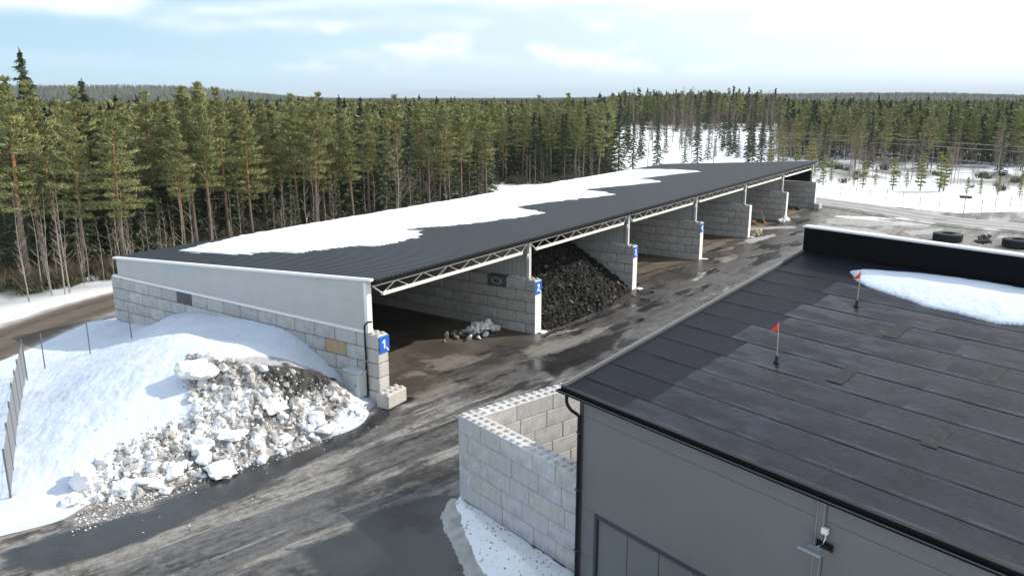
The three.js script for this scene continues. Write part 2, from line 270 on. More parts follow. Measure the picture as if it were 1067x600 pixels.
function yardSheet(name, u0, u1, n0, n1, w, h, y, poly) {
  const dc = new Uint8Array(w * h * 4), dr = new Uint8Array(w * h * 4);
  for (let j = 0; j < h; j++) for (let i = 0; i < w; i++) { const p = yardPaint(u0 + (u1 - u0) * (i + 0.5) / w, n0 + (n1 - n0) * (j + 0.5) / h), o = (j * w + i) * 4; for (let k = 0; k < 3; k++) dc[o + k] = clamp(toS(p[k])) * 255; dc[o + 3] = 255; dr[o] = dr[o + 1] = dr[o + 2] = p[3] * 255; dr[o + 3] = 255; }
  const T = d => { const t = new THREE.DataTexture(d, w, h); t.magFilter = THREE.LinearFilter; t.minFilter = THREE.LinearMipmapLinearFilter; t.generateMipmaps = true; t.needsUpdate = true; return t; };
  const map = T(dc), rm = T(dr); map.colorSpace = THREE.SRGBColorSpace;
  const bt = yardBump.clone(); bt.repeat.set((u1 - u0) / 4, (n1 - n0) / 4); bt.needsUpdate = true;
  const sh = new THREE.Shape(poly.map(([u, n]) => new THREE.Vector2(u, n)));
  const g = new THREE.ShapeGeometry(sh), P = g.attributes.position, uv = g.attributes.uv;
  for (let i = 0; i < P.count; i++) { const u = P.getX(i), n = P.getY(i), [x, z] = toXZ(F1, u, n); uv.setXY(i, (u - u0) / (u1 - u0), (n - n0) / (n1 - n0)); P.setXYZ(i, x, y, z); }
  { const ix = g.index.array; for (let i = 0; i < ix.length; i += 3) { const t = ix[i + 1]; ix[i + 1] = ix[i + 2]; ix[i + 2] = t; } } g.computeVertexNormals(); if (g.attributes.normal.getY(0) < 0) { const ix = g.index.array; for (let i = 0; i < ix.length; i += 3) { const t = ix[i + 1]; ix[i + 1] = ix[i + 2]; ix[i + 2] = t; } g.computeVertexNormals(); }
  const m = part(name, g, std({ map, roughnessMap: rm, roughness: 1, bumpMap: bt, bumpScale: 0.007 })); m.userData.kind = 'structure'; return m;
}
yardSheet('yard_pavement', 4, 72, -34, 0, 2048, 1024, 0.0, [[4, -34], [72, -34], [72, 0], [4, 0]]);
{ // the rest of the yard, out to the far road
  const far = [[4, 30], [4, 0.0], [72, 0.0], [72, -54], [122, -54], [122, -30], ...U([862, 209], [950, 217], [1000, 222], [1067, 220], [1300, 230])]; far.push([120, 60]);
  yardSheet('far_pavement', 0, 200, -60, 68, 2048, 1312, -0.004, far);
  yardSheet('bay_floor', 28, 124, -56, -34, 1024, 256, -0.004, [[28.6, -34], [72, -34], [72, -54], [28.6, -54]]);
}
function ribbon(name, pts, wid, y, mat) { // pts in world x,z
  const cv = new THREE.CatmullRomCurve3(pts.map(p => new THREE.Vector3(p[0], 0, p[1]))), n = 120, pos = [], uv = [], idx = [], nw = 8; let L = 0, pp = null;
  for (let i = 0; i <= n; i++) { const c = cv.getPoint(i / n), t = cv.getTangent(i / n), nx = -t.z, nz = t.x; if (pp) L += c.distanceTo(pp); pp = c;
    for (let k = 0; k <= nw; k++) { const s = (k / nw - 0.5) * (wid + (k === 0 || k === nw ? 0.9 * (vn(i * 0.45, k * 7) - 0.5) : 0)); pos.push(c.x + nx * s, y + 0.03 * (1 - Math.pow(2 * k / nw - 1, 2)), c.z + nz * s); uv.push(L, k / nw * wid); } }
  for (let i = 0; i < n; i++) for (let k = 0; k < nw; k++) { const a = i * (nw + 1) + k, b = a + nw + 1; idx.push(a, a + 1, b, b, a + 1, b + 1); }
  const m = part(name, geoFrom(pos, idx, uv), mat); m.userData.kind = 'structure'; return m;
}
{
  const dirt = tex(512, 256, (i, j) => { const x = mir(i, 512) * 40, y = j / 256; const rut = Math.exp(-Math.pow((y - 0.32) / 0.07, 2)) + Math.exp(-Math.pow((y - 0.68) / 0.07, 2)); const e = sst(0.30, 0.5, Math.abs(y - 0.5) + 0.08 * (fbm(x * 0.5, y * 6, 3) - 0.5)); let c = mix3([0.105, 0.082, 0.06], [0.05, 0.042, 0.034], clamp(rut * 0.7)); const q = 0.75 + 0.5 * fbm(x * 0.6, y * 14, 4); c = c.map(v => v * q); c = mix3(c, [0.42, 0.41, 0.39], e * 0.9); return lin3(c); }, true, 1);
  dirt.repeat.set(1 / 20, 1 / 6.4);
  ribbon('dirt_road', [[6, -44], [13, -48.6], [18, -52.8], [22.5, -56.2], [28, -58.9], [34, -60.6], [60, -62.5], [130, -63.5]].map(p => toXZ(F1, ...p)), 6.4, -0.06, std({ map: dirt, roughness: 0.75 }));
  const grey = tex(512, 256, (i, j) => { const x = mir(i, 512) * 40, y = j / 256; const q = 0.8 + 0.4 * fbm(x * 0.4, y * 9, 4); const rut = Math.exp(-Math.pow((y - 0.3) / 0.08, 2)) + Math.exp(-Math.pow((y - 0.7) / 0.08, 2)); let c = mix3([0.30, 0.295, 0.285], [0.19, 0.185, 0.18], clamp(rut)); return lin3(c.map(v => v * q)); }, true, 1);
  grey.repeat.set(1 / 40, 1 / 7);
  const cl = [[820, 204], [850, 208.5], [905, 216], [960, 225], [1010, 231.5], [1067, 236.5], [1160, 246], [1300, 262]].map(q => at(q[0], q[1], 0));
  ribbon('road', cl, 7, 0.004, std({ map: grey, roughness: 0.7 }));
  const ed = [[846, 213.2], [905, 223.4], [960, 232.4], [1010, 238.6], [1067, 243.6], [1160, 253]].map(q => at(q[0], q[1], 0));
  ribbon('drain_gutter', ed, 0.5, 0.01, std({ color: lin(0.035, 0.033, 0.032), roughness: 0.6 }));
}

// ---- ploughed snow bank on the left: thin plate spline through surveyed heights (u, n, h)
const TP = [[28.4, -52.9, .6], [28.4, -47.8, 1.15], [28.4, -46, 2.05], [28.4, -43, 2.6], [28.4, -41.4, 2.7], [28.4, -37.7, 2.95], [28.4, -35.4, 2.95], [28.4, -33.8, 2.6], [28.4, -32.3, 1.85], [28.4, -31.6, 1.45], [28.4, -30.4, .9], [28.4, -29.4, .35], [28.4, -28.2, .12],
  [21.9, -34.1, 3.2], [22.9, -31.7, 3.0], [24.6, -30.1, 2.5], [25.9, -28.8, 1.6], [24.5, -34, 3.15], [26.6, -32.6, 2.35], [26.9, -37, 2.45], [24, -38.5, 3.0], [27.0, -30.2, 1.35],
  [20, -38, 2.4], [18, -36, 2.0], [16.8, -33.2, 1.5], [15, -31.7, .8], [21, -43, 1.3], [24, -44, 1.6], [26, -47, 1.1], [24, -48.9, .5], [21.4, -48.4, .4], [19.6, -46.8, .4], [27.7, -49.8, .6], [17, -42, .6], [14, -36, .6], [12.3, -32.4, .4], [11, -31.3, .25], [8, -34, .3], [12, -40, .3], [16, -48, .1], [22, -52.5, -.02], [27, -55.5, -.05], [31, -57, -.05],
  [27.4, -27.6, .02], [23.4, -27.1, 0], [20.1, -27.9, 0], [17.7, -28.6, 0], [14.6, -30.1, 0], [12.9, -29.6, 0], [10.5, -30.7, 0], [25, -25, -.6], [20, -25.8, -.6], [15, -28, -.5], [11, -28.8, -.5], [6, -31, -.5], [21.6, -30.6, 1.9], [19.3, -31.2, 1.35], [17.2, -30.6, .75], [24, -28.6, 1.2], [6, -44, .0], [9, -46, -.1]];
const tps = (() => {
  const n = TP.length, m = n + 3, A = Array.from({ length: m }, () => new Float64Array(m + 1)), K = r2 => r2 < 1e-9 ? 0 : 0.5 * r2 * Math.log(r2);
  for (let i = 0; i < n; i++) { for (let j = 0; j < n; j++) A[i][j] = K((TP[i][0] - TP[j][0]) ** 2 + (TP[i][1] - TP[j][1]) ** 2) + (i === j ? 0.4 : 0); A[i][n] = A[n][i] = 1; A[i][n + 1] = A[n + 1][i] = TP[i][0]; A[i][n + 2] = A[n + 2][i] = TP[i][1]; A[i][m] = TP[i][2]; }
  for (let i = 0; i < m; i++) { let p = i; for (let r = i + 1; r < m; r++) if (Math.abs(A[r][i]) > Math.abs(A[p][i])) p = r; [A[i], A[p]] = [A[p], A[i]]; for (let r = 0; r < m; r++) if (r !== i) { const f = A[r][i] / A[i][i]; if (f) for (let c = i; c <= m; c++) A[r][c] -= f * A[i][c]; } }
  const w = A.map((r, i) => r[m] / r[i]);
  return (u, v) => { let s = w[n] + w[n + 1] * u + w[n + 2] * v; for (let i = 0; i < n; i++) s += w[i] * K((u - TP[i][0]) ** 2 + (v - TP[i][1]) ** 2); return s; };
})();
let debris = null; // polygon in u,n of the dirty broken face
function moundH(u, n, rough = true) {
  let h = tps(u, n);
  h += 0.16 * (fbm(u * 0.5, n * 0.5, 3) - 0.5) * sst(0.1, 0.6, h);
  if (rough && debris) { const d = sdPoly(debris, u, n); const k = sst(-0.3, 0.7, d); { const rg = x => 1 - Math.abs(2 * x - 1); h += k * (0.62 * (fbm(u * 1.1, n * 1.1, 4) - 0.5) + 0.42 * (rg(fbm(u * 1.9 + 9, n * 1.9, 3)) - 0.6) + 0.20 * (rg(vn(u * 4.6, n * 4.6)) - 0.5) + 0.09 * (vn(u * 9, n * 9) - 0.5)); } if (k < 1) h += (1 - k) * sst(0, 0.3, h) * (0.10 * (fbm(u * 1.1, n * 1.1, 4) - 0.5) + 0.05 * (fbm(u * 4.2, n * 4.2, 3) - 0.5)); }
  return h;
}
function hitMound(px, py, rough = true) { const d = ray(px, py); for (let t = 22; t < 90; t += 0.08) { const x = d[0] * t, y = CAMH + d[1] * t, z = d[2] * t, [u, n] = toUN(F1, x, z); const h = Math.max(0, u < 28.4 ? moundH(u, n, rough) : 0); if (y <= h) return [u, n, h]; } return [20, -30, 0]; }
debris = [[196, 368], [225, 368], [255, 378], [300, 383], [350, 398], [388, 428], [330, 462], [260, 486], [200, 506], [110, 530], [84, 516], [95, 480], [150, 452], [200, 432], [192, 400]].map(q => hitMound(q[0], q[1], false).slice(0, 2));
const darkDirt = [[205, 378], [240, 376], [330, 386], [358, 402], [345, 424], [300, 422], [262, 410], [240, 402], [215, 404]].map(q => hitMound(q[0], q[1], false).slice(0, 2));
const blackDirt = [[268, 382], [325, 387], [350, 400], [340, 414], [300, 416], [272, 402]].map(q => hitMound(q[0], q[1], false).slice(0, 2));
{
  const s = 0.088, u0 = 3, u1 = 28.42, n0 = -58, n1 = -25, nu = Math.round((u1 - u0) / s), nn = Math.round((n1 - n0) / s), pos = [], col = [], uv = [], idx = [];
  for (let j = 0; j <= nn; j++) for (let i = 0; i <= nu; i++) { const u = u0 + i / nu * (u1 - u0), n = n0 + j / nn * (n1 - n0), h = moundH(u, n), [x, z] = toXZ(F1, u, n); pos.push(x, h, z); uv.push(x, z);
    const gr = vn(u * 13, n * 13); const spk = (gr > 0.965 ? 0.6 : 1) * (0.9 + 0.2 * fbm(u * 0.8 + 60, n * 0.8, 4)); let c = [0.57 * spk, 0.63 * spk, 0.72 * spk]; const d = sdPoly(debris, u, n) + 0.9 * (fbm(u, n, 3) - 0.5);
    const w = sst(-0.1, 0.4, d); if (w > 0) { const q = fbm(u * 0.7 + 5, n * 0.7, 3), q2 = fbm(u * 3.2, n * 3.2 + 3, 4); let dc = mix3([0.72, 0.72, 0.72], [0.17, 0.157, 0.14], 0.95 * sst(0.45, 0.60, 0.45 * q + 0.55 * q2)); c = mix3(c, dc, w); }
    const dd = sst(-0.2, 0.3, sdPoly(darkDirt, u, n) + 1.2 * (fbm(u * 1.6, n * 1.6, 4) - 0.5)); c = mix3(c, [0.22, 0.2, 0.18], dd * 0.7);
    const bd = sst(-0.1, 0.2, sdPoly(blackDirt, u, n) + 1.0 * (fbm(u * 2, n * 2 + 30, 4) - 0.5)); c = mix3(c, [0.028, 0.026, 0.024], bd * 0.95);
    const edge = sst(0.22, 0.02, h) * sst(-33, -28, n); c = mix3(c, [0.3, 0.29, 0.28], edge * 0.6);
    col.push(...c); }
  for (let j = 0; j < nn; j++) for (let i = 0; i < nu; i++) { const a = j * (nu + 1) + i, b = a + 1, c = a + nu + 1, d = c + 1; if (Math.max(pos[a * 3 + 1], pos[b * 3 + 1], pos[c * 3 + 1], pos[d * 3 + 1]) > -0.15) idx.push(a, c, b, b, c, d); }
  const m = part('snow_bank', geoFrom(pos, idx, uv, col), M.snowV); m.userData.kind = 'structure';
}
// chunk shapes
function chunkGeo(seed, flat, det = 2, amp = 0.5) { const r = rng(seed), g0 = new THREE.IcosahedronGeometry(1, det), p = g0.attributes.position, ox = r() * 40, oy = r() * 40;
  const cuts = []; for (let i = 0; i < 7; i++) { const v = new THREE.Vector3(r() - 0.5, r() - 0.5, r() - 0.5).normalize(); cuts.push([v, 0.55 + 0.3 * r()]); }
  for (let i = 0; i < p.count; i++) { const v = new THREE.Vector3().fromBufferAttribute(p, i); let k = 1; for (const [c, d] of cuts) { const q = v.dot(c); if (q * k > d) k = d / q; } k *= 1 + amp * 0.35 * (fbm(v.x * 2 + ox + v.z, v.y * 2 + oy - v.z, 3) - 0.5) * 2; p.setXYZ(i, v.x * k, v.y * k * flat, v.z * k); }
  g0.computeVertexNormals(); const uv = g0.attributes.uv; for (let i = 0; i < uv.count; i++) uv.setXY(i, p.getX(i) * 0.5, p.getZ(i) * 0.5 + p.getY(i)); return g0; }
const chunkG = [chunkGeo(1, .8, 3, 1.1), chunkGeo(2, .7, 3, 1.1), chunkGeo(3, .9, 3, 1.1), chunkGeo(4, .6, 3, 1.1), chunkGeo(5, .75, 3, 1.1)], chunkS = [chunkGeo(11, .8, 1, 1.2), chunkGeo(12, .7, 1, 1.2), chunkGeo(13, .9, 1, 1.2), chunkGeo(14, .6, 1, 1.2)];
const snowCh = [std({ color: lin(0.82, 0.83, 0.85), roughness: 0.85, bumpMap: snowBump, bumpScale: 0.05 }), std({ color: lin(0.70, 0.69, 0.68), roughness: 0.9, bumpMap: snowBump, bumpScale: 0.05 }), std({ color: lin(0.5, 0.48, 0.45), roughness: 0.9, bumpMap: snowBump, bumpScale: 0.05 })];
{
  const r = rng(5), g = 'large lumps on the broken face of the snow bank';
  const L = [[87.5, 500, 9, 1.9, 0, 'tall upright white snow lump at the left end of the dirty snow face'], [76, 522, 7, 1, 0, 'white snow lump beside the tall one at the outer left foot of the pile'], [131, 508, 9, .8, 0, 'rounded white snow lump resting on the asphalt left of two flatter lumps'], [150, 502, 7.5, .7, 0, 'flat white snow slab between two lumps at the foot of the pile'], [162, 506, 7.5, .9, 0, 'third white snow lump from the left along the asphalt edge of the pile'], [208, 462, 10.5, .85, 0, 'large pale snow boulder in the middle of the dirty snow face'], [211, 477, 6.5, .9, 0, 'small round lump just below the large pale boulder on the snow face'], [230, 489, 11.5, .75, 0, 'wide white snow boulder at the middle of the asphalt edge of the pile'], [243, 453, 10, .8, 0, 'pale snow boulder to the upper right of the middle boulder on the face'], [274, 477, 6, 1, 0, 'pointed white snow lump at the asphalt edge right of the wide boulder'], [287, 421, 11, .5, 0, 'long flat snow slab lying under the black earth patch on the pile'], [331, 434, 8, .8, 0, 'white snow lump below the right end of the black earth patch'], [339, 449, 7, .7, 0, 'white snow lump at the right asphalt end of the dirty snow face'], [205, 388, 13, 1.25, 1, 'biggest pale snow boulder on the crest of the dirty snow face'], [221, 375, 9, 1.2, 1, 'smaller peaked snow boulder just right of the biggest crest boulder'], [181, 492, 8, .9, 0, 'broad snow lump on the lower face left of the wide boulder'], [139, 478, 6, .8, 1, 'greyish snow lump on the lower left part of the dirty face'], [296, 457, 6.5, .8, 1, 'greyish snow lump low on the right part of the dirty face']];
  L.forEach(([px, py, s, ey, m, lab], i) => { const [u, n, h] = hitMound(px, py + s * 0.5, true), [x, z] = toXZ(F1, u, n), dist = Math.hypot(x, CAMH - h, z), R = 1.2 * s * dist / FPX; const o = part('snow_lump', chunkG[i % 5], snowCh[m]); o.position.set(x, h + R * 0.35 * ey, z); o.scale.set(R * 1.15, R * ey, R); o.rotation.set((r() - .5) * .5, r() * 6.28, (r() - .5) * .5); tag(o, lab, 'snow lump', g); });
  // smaller broken snow and grit: nobody could count these
  const ctr = [0, 0, 0, 0], lists = [[], [], [], []], poly = [[196, 372], [225, 372], [255, 382], [300, 386], [350, 400], [392, 430], [330, 466], [260, 490], [200, 510], [110, 545], [74, 560], [84, 505], [100, 480], [150, 450], [195, 430], [190, 400]];
  let guard = 0; while (lists[0].length < 3200 && guard++ < 34000) { const px = 70 + r() * 325, py = 365 + r() * 200; if (!inPoly(poly, px, py) && !(r() < 0.012 && px > 60 && py > 380)) continue; const q = hitMound(px, py, true); if (q[1] > -24 || (q[2] > 0.2 && sdPoly(debris, q[0], q[1]) < -0.4)) continue; const big = Math.pow(r(), 5); lists[0].push([...q, r() < 0.55 || sdPoly(debris, q[0], q[1]) < 0 ? 0.018 + 0.03 * r() : 0.04 + 0.07 * r() * r() + 0.24 * big * big]); }
  const im = new THREE.InstancedMesh(chunkS[0], std({ color: lin(1, 1, 1), roughness: 0.9 }), lists[0].length), im2 = [];
  const dm = new THREE.Object3D();
  lists[0].forEach(([u, n, h, R], i) => { const [x, z] = toXZ(F1, u, n); dm.position.set(x, h + R * 0.2, z); dm.rotation.set(r() * 6, r() * 6, r() * 6); dm.scale.set(R * (0.8 + .6 * r()), R * (0.6 + .5 * r()), R * (0.8 + .5 * r())); dm.updateMatrix(); im.setMatrixAt(i, dm.matrix); const dk = sdPoly(darkDirt, u, n) > 0 ? 0.62 : 0.15; const t = R > 0.085 ? Math.max(r(), dk + 0.01) : r(); const c = t < dk ? [0.13, 0.12, 0.105] : t < dk + 0.25 ? [0.42, 0.41, 0.39] : [0.70, 0.71, 0.73]; im.setColorAt(i, lin(...c)); });
  im.name = numbered('snow_rubble'); im.userData = { kind: 'stuff', label: 'broken snow crumbs and grit on the dirty face of the bank', category: 'snow rubble' }; scene.add(im);
}

// generic thin heap over a plane: outline in (a,b), toWorld(a,b,h)
function heap(name, poly, res, maxH, edge, rag, toW, mat, colFn, ribs) {
  let a0 = 1e9, a1 = -1e9, b0 = 1e9, b1 = -1e9; for (const [a, b] of poly) { a0 = Math.min(a0, a); a1 = Math.max(a1, a); b0 = Math.min(b0, b); b1 = Math.max(b1, b); }
  a0 -= 0.6; b0 -= 0.6; a1 += 0.6; b1 += 0.6; const na = Math.ceil((a1 - a0) / res), nb = Math.ceil((b1 - b0) / res), pos = [], hs = [], uv = [], col = [], idx = [];
  for (let j = 0; j <= nb; j++) for (let i = 0; i <= na; i++) { const a = a0 + i * res, b = b0 + j * res; const d = sdPoly(poly, a, b) + rag * (fbm(a * 1.3, b * 1.3, 4) - 0.5) + (ribs ? 0.9 * (vn(a * 2.94, b * 0.5) - 0.5) * (0.4 + fbm(a * 0.3, b * 0.3, 2)) : 0); let h = d <= 0 ? -0.03 + Math.max(d, -1) * 0.02 : maxH * Math.sqrt(sst(-0.05, edge, d)) * (0.8 + 0.4 * fbm(a * 0.7, b * 0.7, 3)) + 0.012; hs.push(d); pos.push(...toW(a, b, h)); uv.push(a, b); if (colFn) col.push(...colFn(a, b, d, h)); }
  for (let j = 0; j < nb; j++) for (let i = 0; i < na; i++) { const a = j * (na + 1) + i, b = a + 1, c = a + na + 1, d = c + 1; if (Math.max(hs[a], hs[b], hs[c], hs[d]) > 0) idx.push(a, c, b, b, c, d); }
  return part(name, geoFrom(pos, idx, uv, colFn ? col : null), mat);
}

// ================================================================ BLOCK WALLS
const rb = rng(99);
const studG = (x, y, z) => { const g = new THREE.CylinderGeometry(0.085, 0.13, 0.08, 8, 1, false); g.translate(x, y + 0.04, z); return boxUV(g); };
const blockCache = {};
function blockGeo(L, H, T, v, studs) { const k = [L.toFixed(2), H.toFixed(2), T.toFixed(2), v, studs].join(), jt = H < 0.75 ? 0.5 : 1; if (blockCache[k]) return blockCache[k]; let g = cbox(L - (jt < 1 ? 0.018 : 0.036), H - (jt < 1 ? 0.016 : 0.03), T, jt < 1 ? 0.022 : 0.04, v * 1.37, v * 2.11); if (studs) { const l = [g], ns = Math.max(1, Math.round(L / 0.4)); for (let i = 0; i < ns; i++) for (const s of [-1, 1]) l.push(studG((i + 0.5) * L / ns - L / 2, H / 2 - 0.007, s * T / 4)); g = mergeGeometries(l); } return blockCache[k] = g; }
// wall runs along local +x from 0 to len, top at y = top; parent gets blocks; front count individually built
function blockWall(parent, len, rows, rowH, top, T, mats, opt = {}) {
  const { single = () => true, studs = false, stagger = 0, special = {}, B = 1.6, pat } = opt; const rest = [];
  for (let r = 0; r < rows; r++) {
    let x = 0, i = 0; const y = top - (r + 0.5) * rowH;
    while (x < len - 0.05) {
      let L = pat ? pat(r, i) : ((i === 0 && (r + stagger) % 2) ? B / 2 : B); if (len - x - L < 0.35) L = len - x; L = Math.min(L, len - x);
      const st = r === 0 && (typeof studs === 'function' ? studs(x) : studs), v = Math.floor(rb() * 3), mat = special[r + ',' + i] || mats[Math.floor(rb() * mats.length)];
      const g = blockGeo(L, rowH, T, v, st), jx = (rb() - .5) * 0.008, jz = (rb() - .5) * 0.02;
      if (single(r, x)) { const m = part('concrete_block', g, mat, parent); m.position.set(x + L / 2 + jx, y, jz); }
      else { const q = g.clone(); q.translate(x + L / 2, y, jz); rest.push(q); }
      x += L; i++;
    }
  }
  part('joint_core', bx(0.06, len - 0.06, top - rows * rowH, top - 0.03, -T / 2 + 0.06, T / 2 - 0.06), M.joint, parent);
  return rest;
}

// ================================================================ THE LONG SHED
const SU = 28.4, SN = -27.65, BT = 3.75, RH = 0.78, DEP = 25.2; // local x = u - SU, local z = n - SN (negative goes back)
const roofY = z => 6.7 + (z + 0.25) * 0.0643; // top of roof at local z
const shed = base('storage_shed', ...(() => { const [x, z] = toXZ(F1, SU, SN); return [x, 0, z]; })(), F1.rot);
tag(shed, 'long open fronted storage shed of concrete blocks with dark ribbed roof and six bays', 'shed');
const LEN = 15.22 * 6 + 0.8;
{
  const rest = [];
  for (let k = 0; k < 7; k++) {
    const w = grp(k === 0 || k === 6 ? 'end_wall' : 'divider_wall', shed); w.position.set(0.4 + 15.22 * k, 0, 0); w.rotation.y = Math.PI / 2; // local +x of the wall runs to the back
    const sp = k === 0 ? { '0,10': M.darkBlock, '1,2': M.tanBlock, '1,12': M.shedBlock[3] } : k === 1 ? { '0,2': M.darkBlock } : {};
    const deep = [25, 12.5, 11, 11, 10, 10, 8][k];
    const sub = blockWall(w, DEP, 5, RH, BT, 0.8, M.shedBlock, { single: (r, x) => x < deep && !(k === 0 && (r === 4 && x > 4 || r === 3 && x > 6 && x < 20)), studs: x => x < 1.0, stagger: k === 0 ? 0 : 1, special: sp });
    if (sub.length) { const m = part('block_courses', merge(sub), M.shedBlock[2], w); m.userData.kind = 'stuff'; }
    if (k > 0) part('sunlit_end_plate', bx(-0.012, -0.002, 0.02, BT - 0.03, -0.385, 0.385, 0.002), M.whiteTrim, w);  // plate added to brighten the end face: sun glare put into white colour
    if (k === 1) { // framed opening block
      const o = part('block_lug', (() => { const g = new THREE.TorusGeometry(0.26, 0.05, 6, 20); g.scale(1.5, 0.8, 0.5); return boxUV(g); })(), M.greySteel, w); o.position.set(2.4 + 0.8, BT - 0.39, -0.42); }
  }
  // rear wall
  const back = grp('rear_wall', shed); back.position.set(0.8, 0, -DEP + 0.4);
  const sub = blockWall(back, LEN - 1.6, 5, RH, BT, 0.8, M.shedBlock, { single: () => false }); const bm = part('block_courses', merge(sub), M.shedBlock[0], back); bm.userData.kind = 'stuff';
  part('rear_cladding', bx(0.5, LEN - 0.5, BT, roofY(-24.4) - 0.1, -24.5, -24.4), M.lightPanel, shed);

  // end wall cladding (near end): smooth panels, white trims
  const clad = (x0, x1, name, ribs) => {
    const zf = -0.95, zb = -24.4, sh = new THREE.Shape([[-zf, BT + 0.03], [-zb, BT + 0.03], [-zb, roofY(zb) - 0.12], [-zf, roofY(zf) - 0.12]].map(p => new THREE.Vector2(...p)));
    const g = new THREE.ExtrudeGeometry(sh, { depth: x1 - x0, bevelEnabled: false }); g.rotateY(Math.PI / 2); g.translate(x0, 0, 0); // shape x -> -z
    return boxUV(g);
  };
  const pw = part('cladding', clad(0.1, 0.26, 'cladding'), M.lightPanel, shed);
  part('verge_trim', merge([bar([0.07, roofY(-24.5) - 0.02, -24.5], [0.07, roofY(-0.3) - 0.02, -0.3], 0.30, 0.14)]), M.whiteTrim, shed);
  part('base_flashing', bx(-0.03, 0.2, BT + 0.005, BT + 0.15, -24.9, -0.8), M.whiteTrim, shed);
  part('corner_trim', bx(0.05, 0.42, BT + 0.01, roofY(-0.9) - 0.16, -0.93, -0.72), M.whiteTrim, shed);
  for (let s = 1; s < 4; s++) part('panel_joint', bx(0.094, 0.11, BT + 0.16 + s * 0.72, BT + 0.172 + s * 0.72, -24 + (s - 1) * 9, -1), M.greySteel, shed);
  for (let k = 1; k < 7; k++) { // corrugated steel infill above each divider, post in front
    const cx = 0.4 + 15.22 * k, pts = []; let z = -0.95; const p2 = [], n = 130;
    const pos = [], idx = [];
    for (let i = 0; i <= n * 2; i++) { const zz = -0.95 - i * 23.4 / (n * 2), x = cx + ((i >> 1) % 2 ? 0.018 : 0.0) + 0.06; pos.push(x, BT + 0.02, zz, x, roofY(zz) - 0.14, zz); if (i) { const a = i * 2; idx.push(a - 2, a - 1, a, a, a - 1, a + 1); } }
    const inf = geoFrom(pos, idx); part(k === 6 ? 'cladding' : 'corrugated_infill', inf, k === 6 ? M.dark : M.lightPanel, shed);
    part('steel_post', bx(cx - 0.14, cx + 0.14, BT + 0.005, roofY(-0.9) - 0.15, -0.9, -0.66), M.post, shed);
    const lm = part('wall_lug', merge([bx(cx - 0.3, cx - 0.12, 5.35, 5.5, -0.75, -0.68), bx(cx - 0.3, cx - 0.24, 5.2, 5.36, -0.75, -0.66)]), M.steel, shed);
  }
  // lattice girders along the front
  for (let k = 0; k < 6; k++) {
    const t = grp('lattice_girder', shed), x0 = 0.4 + 15.22 * k + (k ? 0.16 : 0.2), x1 = 0.4 + 15.22 * (k + 1) - 0.16, yt = 6.2, yb = 5.66, zz = -0.8;
    part('top_chord', bx(x0, x1, yt - 0.045, yt + 0.045, zz - 0.05, zz + 0.05), M.steel, t);
    part('bottom_chord', bx(x0 + 0.7, x1 - 0.7, yb - 0.09, yb + 0.09, zz - 0.09, zz + 0.09), M.steel, t);
    const n = 6, L = x1 - x0 - 1.4;
    part('eaves_beam', bx(x0 - 0.1, x1 + 0.1, 6.3, 6.58, -0.62, -0.5), M.dark, t);
    part('diagonal_strut', bar([x0, yt, zz], [x0 + 0.75, yb, zz], 0.07), M.steel, t); part('diagonal_strut', bar([x1, yt, zz], [x1 - 0.75, yb, zz], 0.07), M.steel, t);
    for (let i = 0; i < n; i++) { const a = x0 + 0.7 + L * i / n, b = x0 + 0.7 + L * (i + 0.5) / n, c = x0 + 0.7 + L * (i + 1) / n; part('diagonal_strut', bar([a, yb, zz], [b, yt, zz], 0.05), M.steel, t); part('diagonal_strut', bar([b, yt, zz], [c, yb, zz], 0.05), M.steel, t); }
  }
  // purlins and ribbed roof
  { const l = []; for (let i = 0; i < 9; i++) { const z = -1.6 - i * 2.75; l.push(bx(0.4, LEN - 0.3, roofY(z) - 0.32, roofY(z) - 0.1, z - 0.06, z + 0.06)); } part('purlins', merge(l), M.greySteel, shed); }
  { const pos = [], idx = [], uv = []; const pit = 0.34, n = Math.floor((LEN + 0.1) / pit), zf = 0.05, zb = -24.55; let c = 0;
    for (let i = 0; i < n; i++) for (const [dx, dy] of [[0, 0], [0.17, 0], [0.205, 0.075], [0.305, 0.075]]) { const x = 0.2 + i * pit + dx; for (const th of [0, -0.02]) { pos.push(x, roofY(zf) + dy + th, zf, x, roofY(zb) + dy + th, zb); uv.push(x, zf, x, zb); } c++; }
    for (let i = 0; i < c - 1; i++) { const a = i * 4, b = a + 4; idx.push(a, b, a + 1, b, b + 1, a + 1, a + 2, a + 3, b + 2, b + 2, a + 3, b + 3, a, a + 2, b, b, a + 2, b + 2); }
    let g = geoFrom(pos, idx, uv).toNonIndexed(); g.computeVertexNormals(); part('ribbed_roof', g, M.sheet, shed); }
}
